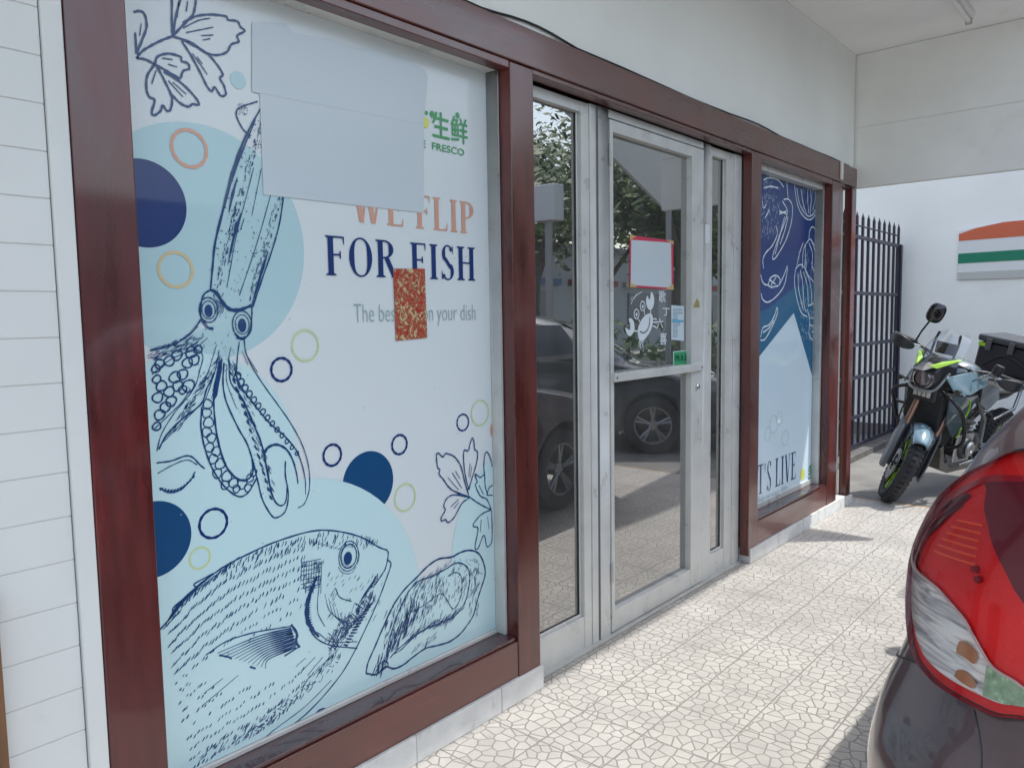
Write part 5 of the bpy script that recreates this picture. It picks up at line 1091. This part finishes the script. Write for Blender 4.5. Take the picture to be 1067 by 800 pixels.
# cowl: headlight, beak, windscreen (fixed to the frame)
cw = B(); cw.prism([(-.10, .90), (-.02, 1.05), (-.10, 1.12), (-.32, 1.14), (-.36, .86), (-.20, .80), (-.10, .80)], -.095, .095); CW = bb(cw, 'headlight_cowl', dkp, bevel=.022, seg=3)
hl = B(); hl.lathe([(0, .028), (.05, .024), (.066, .008), (.068, -.02), (0, -.02)], (-.050, 0, .985), 'x', 28); hl.lathe([(.070, .018), (.080, .012), (.080, -.02), (.068, -.02)], (-.050, 0, .985), 'x', 28); bb(hl, 'headlight', mat('smoked_lamp_glass', (0.20, 0.18, 0.19), 0.1, metal=.4, coat=1), CW, smooth=True)
for z, h_ in ((.86, .040),):
    for i, y in enumerate((-.050, -.017, .017, .050)):
        l_ = B(); l_.box((-.085, y - .013, z - .018), (-.066, y + .013, z + h_)); bb(l_, 'lamp_element', mat('frosted_lamp', (0.55, 0.55, 0.52), 0.3, coat=.6), CW, bevel=.004)
fr_ = B(); fr_.tube(catmull([(-.14, -.13, 1.05), (-.06, -.105, .93), (-.035, -.06, .90), (-.03, 0, .895), (-.035, .06, .90), (-.06, .105, .93), (-.14, .13, 1.05)], 5), .010, 8); bb(fr_, 'headlight_surround', mat('silver_grey_trim', (0.35, 0.37, 0.38), .3, metal=.5), CW, smooth=True)
bk_ = B(); bk_.add([(-.02, -.06, 1.075), (.07, -.035, 1.055), (.07, .035, 1.055), (-.02, .06, 1.075), (-.20, .09, 1.13), (-.20, -.09, 1.13), (-.02, 0, 1.09), (-.2, 0, 1.15)], [(0, 1, 6), (1, 2, 6), (2, 3, 6), (3, 4, 7, 6), (0, 6, 7, 5)]); bb(bk_, 'nose_panel', dkp, CW, solid=.006)
for s in (-1, 1):
    d_ = B(); d_.add([(.01, s * .045, 1.092), (-.03, s * .085, 1.080), (-.21, s * .17, 1.155), (-.20, s * .10, 1.150)], [(0, 1, 2, 3)]); bb(d_, 'lime_flash', limeg, CW, solid=.004)
ds = B(); ds.box((-.27, -.075, 1.16), (-.25, .075, 1.25)); ds.build('dash_display', gloss_black, CW, local=True, bevel=.006)
for s in (-1, 1):
    d_ = B(); d_.tube([(-.22, s * .085, 1.12), (-.25, s * .09, 1.24), (-.27, s * .08, 1.32)], .009, 6); d_.build('screen_bracket', black, CW, local=True, smooth=True)
ws = B(); vs = []; fs = []
for j in range(9):
    t = j / 8; z = 1.10 + .25 * t; xx = -.06 - .20 * t; wd = (.155 - .035 * t * t) * (1 if t < .9 else .86)
    for i in range(13):
        u = -1 + 2 * i / 12; vs.append((xx - .11 * u * u, wd * u, z - .035 * u * u * t))
for j in range(8):
    for i in range(12): fs.append((j * 13 + i, j * 13 + i + 1, (j + 1) * 13 + i + 1, (j + 1) * 13 + i))
ws.add(vs, fs); o = bb(ws, 'windscreen', glassy('clear_screen', (0.88, 0.91, 0.93), 0.05, 0.02, edge=1.2), CW); o.data.polygons.foreach_set('use_smooth', [True] * len(o.data.polygons))
# tank, side panels, seat, tail
def loft(mb, secs, n_=20):
    vs = []; 
    for (x, z, hw, hz, e) in secs:
        for i in range(n_):
            a = 2 * math.pi * i / n_; c_, s_ = math.cos(a), math.sin(a)
            vs.append((x, hw * math.copysign(abs(c_) ** e, c_), z + hz * math.copysign(abs(s_) ** e, s_)))
    k = len(secs); fs = [(j * n_ + i, j * n_ + (i + 1) % n_, (j + 1) * n_ + (i + 1) % n_, (j + 1) * n_ + i) for j in range(k - 1) for i in range(n_)] + [tuple(range(n_))[::-1], tuple(range((k - 1) * n_, k * n_))]
    mb.add(vs, fs); return mb
bb(loft(B(), [(-.30, 1.00, .08, .06, .7), (-.36, 1.00, .15, .11, .7), (-.48, 1.00, .185, .125, .75), (-.62, .97, .165, .12, .8), (-.74, .93, .115, .09, .8), (-.80, .90, .08, .05, .8)]), 'fuel_tank', gb, smooth=True)
for s in (-1, 1):
    w_ = B(); w_.add([(-.10, s * .13, 1.02), (-.16, s * .20, .90), (-.30, s * .235, .90), (-.60, s * .20, .95), (-.64, s * .17, 1.02), (-.30, s * .20, 1.07)], [(0, 1, 2, 5), (2, 3, 4, 5)]); bb(w_, 'tank_wing', lb_, solid=.014, bevel=.004)
    w_ = B(); w_.add([(-.14, s * .17, .895), (-.28, s * .225, .885), (-.46, s * .215, .88), (-.42, s * .19, .66), (-.30, s * .185, .55), (-.20, s * .165, .66)], [(0, 1, 5), (1, 2, 3, 4, 5)]); bb(w_, 'radiator_shroud', gb, solid=.012)
    w_ = B(); w_.tube(catmull([(-.32, s * .236, .86), (-.36, s * .228, .78), (-.34, s * .220, .70), (-.38, s * .21, .62)], 4), .007, 6, flat=.5); w_.tube(catmull([(-.30, s * .232, .64), (-.34, s * .21, .58), (-.33, s * .20, .55)], 4), .006, 6); bb(w_, 'lime_stripe', limeg, smooth=True)
    w_ = B(); w_.add([(-.60, s * .165, .97), (-.92, s * .15, .90), (-.98, s * .15, .80), (-.78, s * .17, .72), (-.62, s * .175, .80)], [(0, 1, 2, 3, 4)]); bb(w_, 'side_panel', mat('grey_side_panel', (0.10, 0.115, 0.13), .35, coat=.6), solid=.012)
    w_ = B(); w_.tube(catmull([(-.15, s * .11, .90), (-.12, s * .24, .84), (-.22, s * .275, .72), (-.34, s * .25, .52), (-.40, s * .12, .42)], 5), .0135, 10); w_.tube([(-.22, s * .275, .72), (-.52, s * .22, .66)], .012, 8); bb(w_, 'crash_bar', black, smooth=True)
    w_ = B(); w_.tube(catmull([(-.84, s * .12, .86), (-1.1, s * .17, .86), (-1.42, s * .17, .875), (-1.62, s * .12, .875)], 5), .014, 8); w_.tube([(-1.30, s * .165, .86), (-1.22, s * .18, .70), (-.98, s * .15, .62)], .013, 8); w_.tube([(-1.62, s * .12, .875), (-1.62, 0, .875)], .013, 8); bb(w_, 'luggage_rail', mat('silver_rail', (0.3, 0.31, 0.33), .25, metal=.9), smooth=True)
    w_ = B(); w_.tube([(-.86, s * .15, .36), (-.86, s * .25, .355)], .017, 8); bb(w_, 'footpeg', black, smooth=True)
w_ = B(); w_.prism([(-.12, .88), (-.42, .88), (-.44, .62), (-.34, .46), (-.2, .48), (-.14, .66)], -.14, .14); bb(w_, 'radiator', mat('radiator_black', (.02, .02, .022), .6), bevel=.01)
bb(loft(B(), [(-.70, .90, .09, .05, .7), (-.80, .87, .13, .055, .7), (-1.0, .83, .15, .05, .7), (-1.12, .84, .15, .05, .7), (-1.30, .85, .13, .04, .7), (-1.34, .85, .07, .03, .7)]), 'seat', mat('seat_vinyl', (.02, .02, .022), .6, bump=.4), smooth=True)
w_ = loft(B(), [(-.98, .77, .10, .05, .8), (-1.3, .80, .10, .05, .8), (-1.6, .84, .06, .03, .8)]); bb(w_, 'tail_section', dkp, smooth=True)
# engine
en = B(); en.lathe([(0, -.17), (.075, -.17), (.095, -.15), (.10, .15), (.08, .18), (0, .18)], (-.62, 0, .42), 'y', 26); en.lathe([(0, -.13), (.06, -.13), (.075, -.11), (.075, .13), (0, .15)], (-.82, 0, .44), 'y', 22)
en.box((-.72, -.11, .44), (-.50, .11, .62)); en.prism([(-.46, .74), (-.66, .80), (-.72, .56), (-.50, .50)], -.10, .10); en.box((-.95, -.12, .34), (-.55, .12, .44)); ENG = bb(en, 'engine', engm, bevel=.008)
for k in range(6):
    q_ = B(); z = .56 + k * .028; q_.box((-.74 + k * .006, -.125, z), (-.47 + k * .006, .125, z + .008)); bb(q_, 'cooling_fin', engm, ENG)
for s in (-1, 1):
    q_ = B(); q_.lathe([(0, s * .18), (.05, s * .18), (.062, s * .192), (.05, s * .205), (.022, s * .205), (.018, s * .196), (0, s * .196)], (-.62, 0, .42), 'y', 26); bb(q_, 'engine_cover', mat('pale_casting', (0.38, 0.39, 0.40), .3, metal=.7), ENG, smooth=True)
for s in (-.05, .05):
    q_ = B(); q_.tube(catmull([(-.46, s, .66), (-.37, s, .60), (-.36, s, .45), (-.44, s * .8, .32), (-.62, s * .5, .27), (-.80, -.08, .27)], 5), .021, 10); bb(q_, 'exhaust_header', mat('heat_stained_pipe', (0.32, 0.24, 0.19), .35, metal=.9), ENG, smooth=True)
q_ = B(); q_.tube([(-.80, -.08, .27), (-1.02, -.15, .36), (-1.12, -.17, .42)], .026, 10); q_.tube([(-1.10, -.175, .42), (-1.55, -.20, .62)], [.05, .056], 16); bb(q_, 'exhaust', mat('silencer_metal', (0.25, 0.25, 0.26), .3, metal=.9), smooth=True)
q_ = B(); q_.prism([(-.30, .44), (-.36, .26), (-.50, .21), (-.92, .21), (-.92, .25), (-.52, .26), (-.40, .32), (-.34, .46)], -.13, .13); bb(q_, 'skid_plate', mat('skid_alloy', (0.20, 0.19, 0.17), .4, metal=.6, var=.2), bevel=.006)
q_ = B(); q_.tube([(-.44, 0, .90), (-.66, .10, .86), (-.92, .11, .62), (-.95, .11, .40)], .018, 8); q_.tube([(-.44, 0, .90), (-.66, -.10, .86), (-.92, -.11, .62), (-.95, -.11, .40)], .018, 8); q_.tube([(-.92, .12, .40), (-1.46, .115, .31)], .022, 8); q_.tube([(-.92, -.12, .40), (-1.46, -.115, .31)], .022, 8); bb(q_, 'frame', mat('frame_grey', (.3, .31, .32), .35, metal=.6), smooth=True)
q_ = MB(); q_.tube([LEAN @ Vector((-.80, .13, .33)), LEAN @ Vector((-.72, .27, .12)), Vector((-.70, .36, .015))], .012, 8); q_.lathe([(0, 0), (.03, 0), (.03, .01), (0, .01)], (-.70, .36, .002), 'z', 12); bb(q_, 'side_stand', black, smooth=True)
for (a, b_, c_) in (((-.30, -.12, .92), (-.42, -.20, .84), (-.55, -.12, .78)), ((-.36, .12, .90), (-.50, .22, .80), (-.60, .14, .66)), ((-.18, .06, .80), (-.30, .16, .62), (-.52, .12, .52)), ((-.15, -.08, .95), (-.05, -.11, .70), (-.02, -.09, .48)), ((-.60, .16, .74), (-.80, .20, .70), (-.95, .14, .58))):
    q_ = B(); q_.tube(catmull([a, b_, c_], 5), .0065, 6)
    bb(q_, 'hose', black, smooth=True)
# small fittings: indicators, levers, cables, ignition side
for s in (-1, 1):
    q_ = B(); q_.tube([(-.16, s * .12, .93), (-.15, s * .215, .93)], .008, 6); q_.lathe([(0, -.02), (.018, -.015), (.02, .02), (0, .024)], (-.145, s * .225, .93), 'x', 12); bb(q_, 'indicator', mat('smoked_plastic', (.05, .045, .04), .3, coat=.5), smooth=True)
    q_ = Fm(); q_.tube([top + Vector((-.03, s * .26, .10)), top + Vector((.01, s * .36, .095)), top + Vector((-.01, s * .45, .09))], .006, 6); bb(q_, 'lever', steel, HB, smooth=True)
    q_ = Fm(); q_.tube(catmull([top + Vector((-.02, s * .25, .10)), top + Vector((.10, s * .16, .04)), top + Vector((.08, s * .06, -.10)), top + Vector((.02, s * .05, -.28))], 6), .005, 6); bb(q_, 'cable', black, HB, smooth=True)
    q_ = B(); q_.tube(catmull([(-.34, s * .17, 1.08), (-.50, s * .21, 1.03), (-.70, s * .19, 1.0), (-.86, s * .15, .93)], 5), .007, 6); bb(q_, 'trim_edge', MATS['silver_rail'], smooth=True)
q_ = Fm(); q_.lathe([(0, 0), (.032, 0), (.036, .05), (.03, .07), (0, .072)], tuple(top + Vector((-.01, .28, .115))), 'z', 14); bb(q_, 'brake_reservoir', black, HB, smooth=True)
q_ = B(); q_.tube([(-.52, .185, .30), (-.90, .20, .33)], .012, 8); q_.box((-.93, .17, .32), (-.86, .26, .345)); bb(q_, 'gear_pedal', steel, bevel=.003)
q_ = B(); q_.box((-.74, .128, .30), (-.50, .150, .53)); bb(q_, 'engine_side_cover', mat('bright_casting', (.5, .51, .52), .3, metal=.8), ENG, bevel=.015, seg=3)
# top box
tb = B(); tb.box((-1.76, -.27, .925), (-1.34, .27, 1.17)); TB = bb(tb, 'top_box', mat('top_box_black', (0.020, 0.018, 0.028), .5, var=.2, vscale=20), bevel=.022, seg=3)
tb = B(); tb.box((-1.775, -.285, 1.175), (-1.325, .285, 1.235)); bb(tb, 'box_lid', mat('grey_box_lid', (0.045, 0.05, 0.06), .4, coat=.3), TB, bevel=.02, seg=3)
for y in (-.18, .0, .18):
    tb = B(); tb.box((-1.325, y - .022, 1.11), (-1.312, y + .022, 1.21)); bb(tb, 'box_latch', mat('dull_latch', (.12, .12, .13), .4, metal=.5), TB, bevel=.004)
for s in (-1, 1):
    tb = B(); tb.box((-1.74, s * .2715, .97), (-1.50, s * .279, 1.14)); bb(tb, 'lime_reflector', limeg, TB)
    for z in (.94, 1.15):
        tb = B(); tb.box((-1.345, s * .24 - .028, z - .016), (-1.332, s * .24 + .028, z + .016))
        bb(tb, 'box_corner', limeg if s < 0 else black, TB)
tb = B(); tb.box((-1.72, -.13, .885), (-1.36, .13, .923)); bb(tb, 'box_rack', mat('rack_metal', (.4, .42, .44), .3, metal=.8), bevel=.006)
st_ = B(); st_.tube(catmull([(-1.335, -.2, .98), (-1.33, -.05, 1.09), (-1.33, .1, 1.05), (-1.335, .2, .98)], 5), .007, 6); bb(st_, 'strap', black, TB, smooth=True)
# ================================================================== SURROUNDINGS (seen mirrored in the glass)
BG = thing('low_building', 'long low blue grey shop row across the street behind the trees', 'building', (18, 20, 0))
MB().box((15.5, -26, -0.1), (21.5, 46, 4.2)).build('wall', mat('blue_grey_render', (0.40, 0.44, 0.46), .8, var=.1), BG)
MB().box((15.2, -26.3, 4.2), (21.8, 46.3, 4.45)).build('roof', mat('roof_grey', (.2, .2, .21), .8), BG)
for k in range(16):
    w_ = MB(); w_.box((15.44, -24 + k * 4.2, 0.9), (15.499, -21.3 + k * 4.2, 2.5)); w_.build('window', mat('dark_far_window', (0.20, 0.22, 0.24), .5), BG)
    w_ = MB(); w_.box((15.30, -24.4 + k * 4.2, 2.75), (15.499, -20.9 + k * 4.2, 3.0)); w_.build('awning_strip', mat(('dull_red_band', 'dull_cream_band', 'dull_blue_band')[k % 3], ((.3, .06, .05), (.5, .47, .4), (.08, .15, .28))[k % 3], .7), BG)
SP = thing('sign_post', 'grey street post carrying a plain white box, mirrored in the narrow side pane', 'sign', (5.0, 11.3, -0.15))
MB().tube([(5.0, 11.3, -0.15), (5.0, 11.3, 3.5)], .07, 14).build('post', mat('post_grey', (.3, .31, .32), .6), SP, smooth=True)
MB().box((4.75, 11.15, 3.2), (5.25, 11.45, 3.85)).build('sign_box', mat('sign_white', (.65, .68, .7), .5), SP, bevel=.02)
bark = mat('tree_bark', (0.10, 0.085, 0.07), .9, var=.3, vscale=8, bump=.6); leafm = [mat('leaf_green', (0.06, 0.12, 0.025), .6, var=.4, vscale=1.5), mat('leaf_light_green', (0.11, 0.17, 0.035), .6, var=.4, vscale=1.5)]
def tree(x, y, h_, r_, seed, lab):
    T = thing('street_tree', lab, 'tree', (x, y, -0.1), 0, 'trees along the far pavement'); q = random.Random(seed)
    t = MB(); t.tube([(x, y, -.1), (x + .1, y, h_ * .25), (x, y + .1, h_ * .5)], [.22, .17, .12], 10)
    tips = []
    for k in range(9):
        a = q.uniform(0, 6.28); e = q.uniform(.4, .95); p0 = Vector((x, y + .05, h_ * q.uniform(.28, .48))); p2 = Vector((x + r_ * e * math.cos(a), y + r_ * e * math.sin(a), h_ * q.uniform(.55, .95)))
        p1 = (p0 + p2) / 2 + Vector((0, 0, -.2)); t.tube([p0, p1, p2], [.08, .05, .015], 6); tips += [p2, (p1 + p2) / 2]
    t.build('trunk', bark, T, smooth=True)
    for m_i in range(2):
        L = MB()
        for k in range(2600):
            c_ = q.choice(tips) + Vector((q.gauss(0, .32), q.gauss(0, .32), q.gauss(0, .26))) * r_ * .62; s_ = q.uniform(.07, .15)
            u = Vector((q.uniform(-1, 1), q.uniform(-1, 1), q.uniform(-.6, .6))).normalized(); v = u.orthogonal().normalized(); L.add([c_ - u * s_, c_ + v * s_ * .5, c_ + u * s_, c_ - v * s_ * .5], [(0, 1, 2, 3)])
        L.build('foliage', leafm[m_i], T, keep=True)
tree(3.3, 13.2, 5.6, 2.0, 1, 'spreading green street tree nearest the boundary wall'); tree(7.2, 13.6, 6.6, 2.4, 2, 'tall green street tree beside the white boxed sign post'); tree(12.6, 12.0, 6.0, 2.3, 3, 'round green tree on the far pavement behind the silver car'); tree(5.4, 18.5, 7.4, 2.8, 4, 'largest green tree, furthest down the street'); tree(12.8, 20.0, 7.0, 2.6, 5, 'green tree on the far pavement beyond the silver car'); tree(9.2, 19.5, 7.5, 3.2, 6, 'broad dense green tree between the largest tree and the low building'); tree(9.8, 27.0, 9.0, 4.0, 7, 'very tall dark green tree at the far end of the street'); tree(14.0, 15.5, 7.5, 3.0, 8, 'bushy green tree right in front of the low building')
BU = MB(); rb_ = random.Random(9)
for k in range(1400):
    c_ = Vector((rb_.uniform(0.8, 5.0), rb_.uniform(10.6, 11.4), rb_.uniform(-.1, 1.1 + .3 * rb_.random()))); u = Vector((rb_.uniform(-1, 1), rb_.uniform(-1, 1), rb_.uniform(-1, 1))).normalized(); v = u.orthogonal().normalized(); s_ = .09
    BU.add([c_ - u * s_, c_ + v * s_ * .5, c_ + u * s_, c_ - v * s_ * .5], [(0, 1, 2, 3)])
tag(BU.build('hedge', leafm[0], keep=True), 'low leafy hedge beyond the end of the boundary wall', 'hedge')
AW = thing('awning', 'added grey canvas awning on a single post, unseen but for its slanted reflection in the door glass', 'awning', (1.0, 8.4, 0))
MB().prism([(8.55, 2.72), (5.9, 3.78), (5.9, 4.6), (8.55, 4.6)], 0.98, 1.02, 'yz').build('canvas', mat('grey_canvas', (0.55, 0.56, 0.54), .8), AW)  # invented panel, shaped to give the slanted edge reflected in the door
MB().tube([(1.0, 8.6, -.05), (1.0, 8.6, 4.62)], .035, 12).build('post', mat('post_grey', (.3, .31, .32), .6), AW, smooth=True)
# ================================================================== LIGHT
w = bpy.data.worlds.new('World'); SC.world = w; w.use_nodes = True; nt = w.node_tree
sky = nt.nodes.new('ShaderNodeTexSky'); sky.sky_type = 'NISHITA'; sky.sun_disc = False
SD = Vector((0.434, 0.38, 1.0)).normalized()
sky.sun_elevation = math.asin(SD.z); sky.sun_rotation = math.atan2(SD.x, SD.y); sky.air_density = 1.3; sky.dust_density = 2.0; sky.ozone_density = 1.0
bg = nt.nodes['Background']; hs = nt.nodes.new('ShaderNodeHueSaturation'); hs.inputs['Saturation'].default_value = 0.72; nt.links.new(sky.outputs[0], hs.inputs['Color']); nt.links.new(hs.outputs[0], bg.inputs[0]); bg.inputs[1].default_value = 0.15
ld = bpy.data.lights.new('sun', 'SUN'); ld.energy = 2.0; ld.angle = R(0.8); ld.color = (1.0, 0.97, 0.92)
so = bpy.data.objects.new('sun', ld); C.objects.link(so); so.rotation_euler = SD.to_track_quat('Z', 'Y').to_euler(); so.location = (5, 5, 12)
vs_ = SC.view_settings; vs_.view_transform = 'Standard'; vs_.look = 'None'; vs_.exposure = 1.12; vs_.gamma = 1.0; vs_.use_curve_mapping = False
SC.cycles.max_bounces = 8; SC.cycles.transparent_max_bounces = 12; SC.cycles.diffuse_bounces = 5
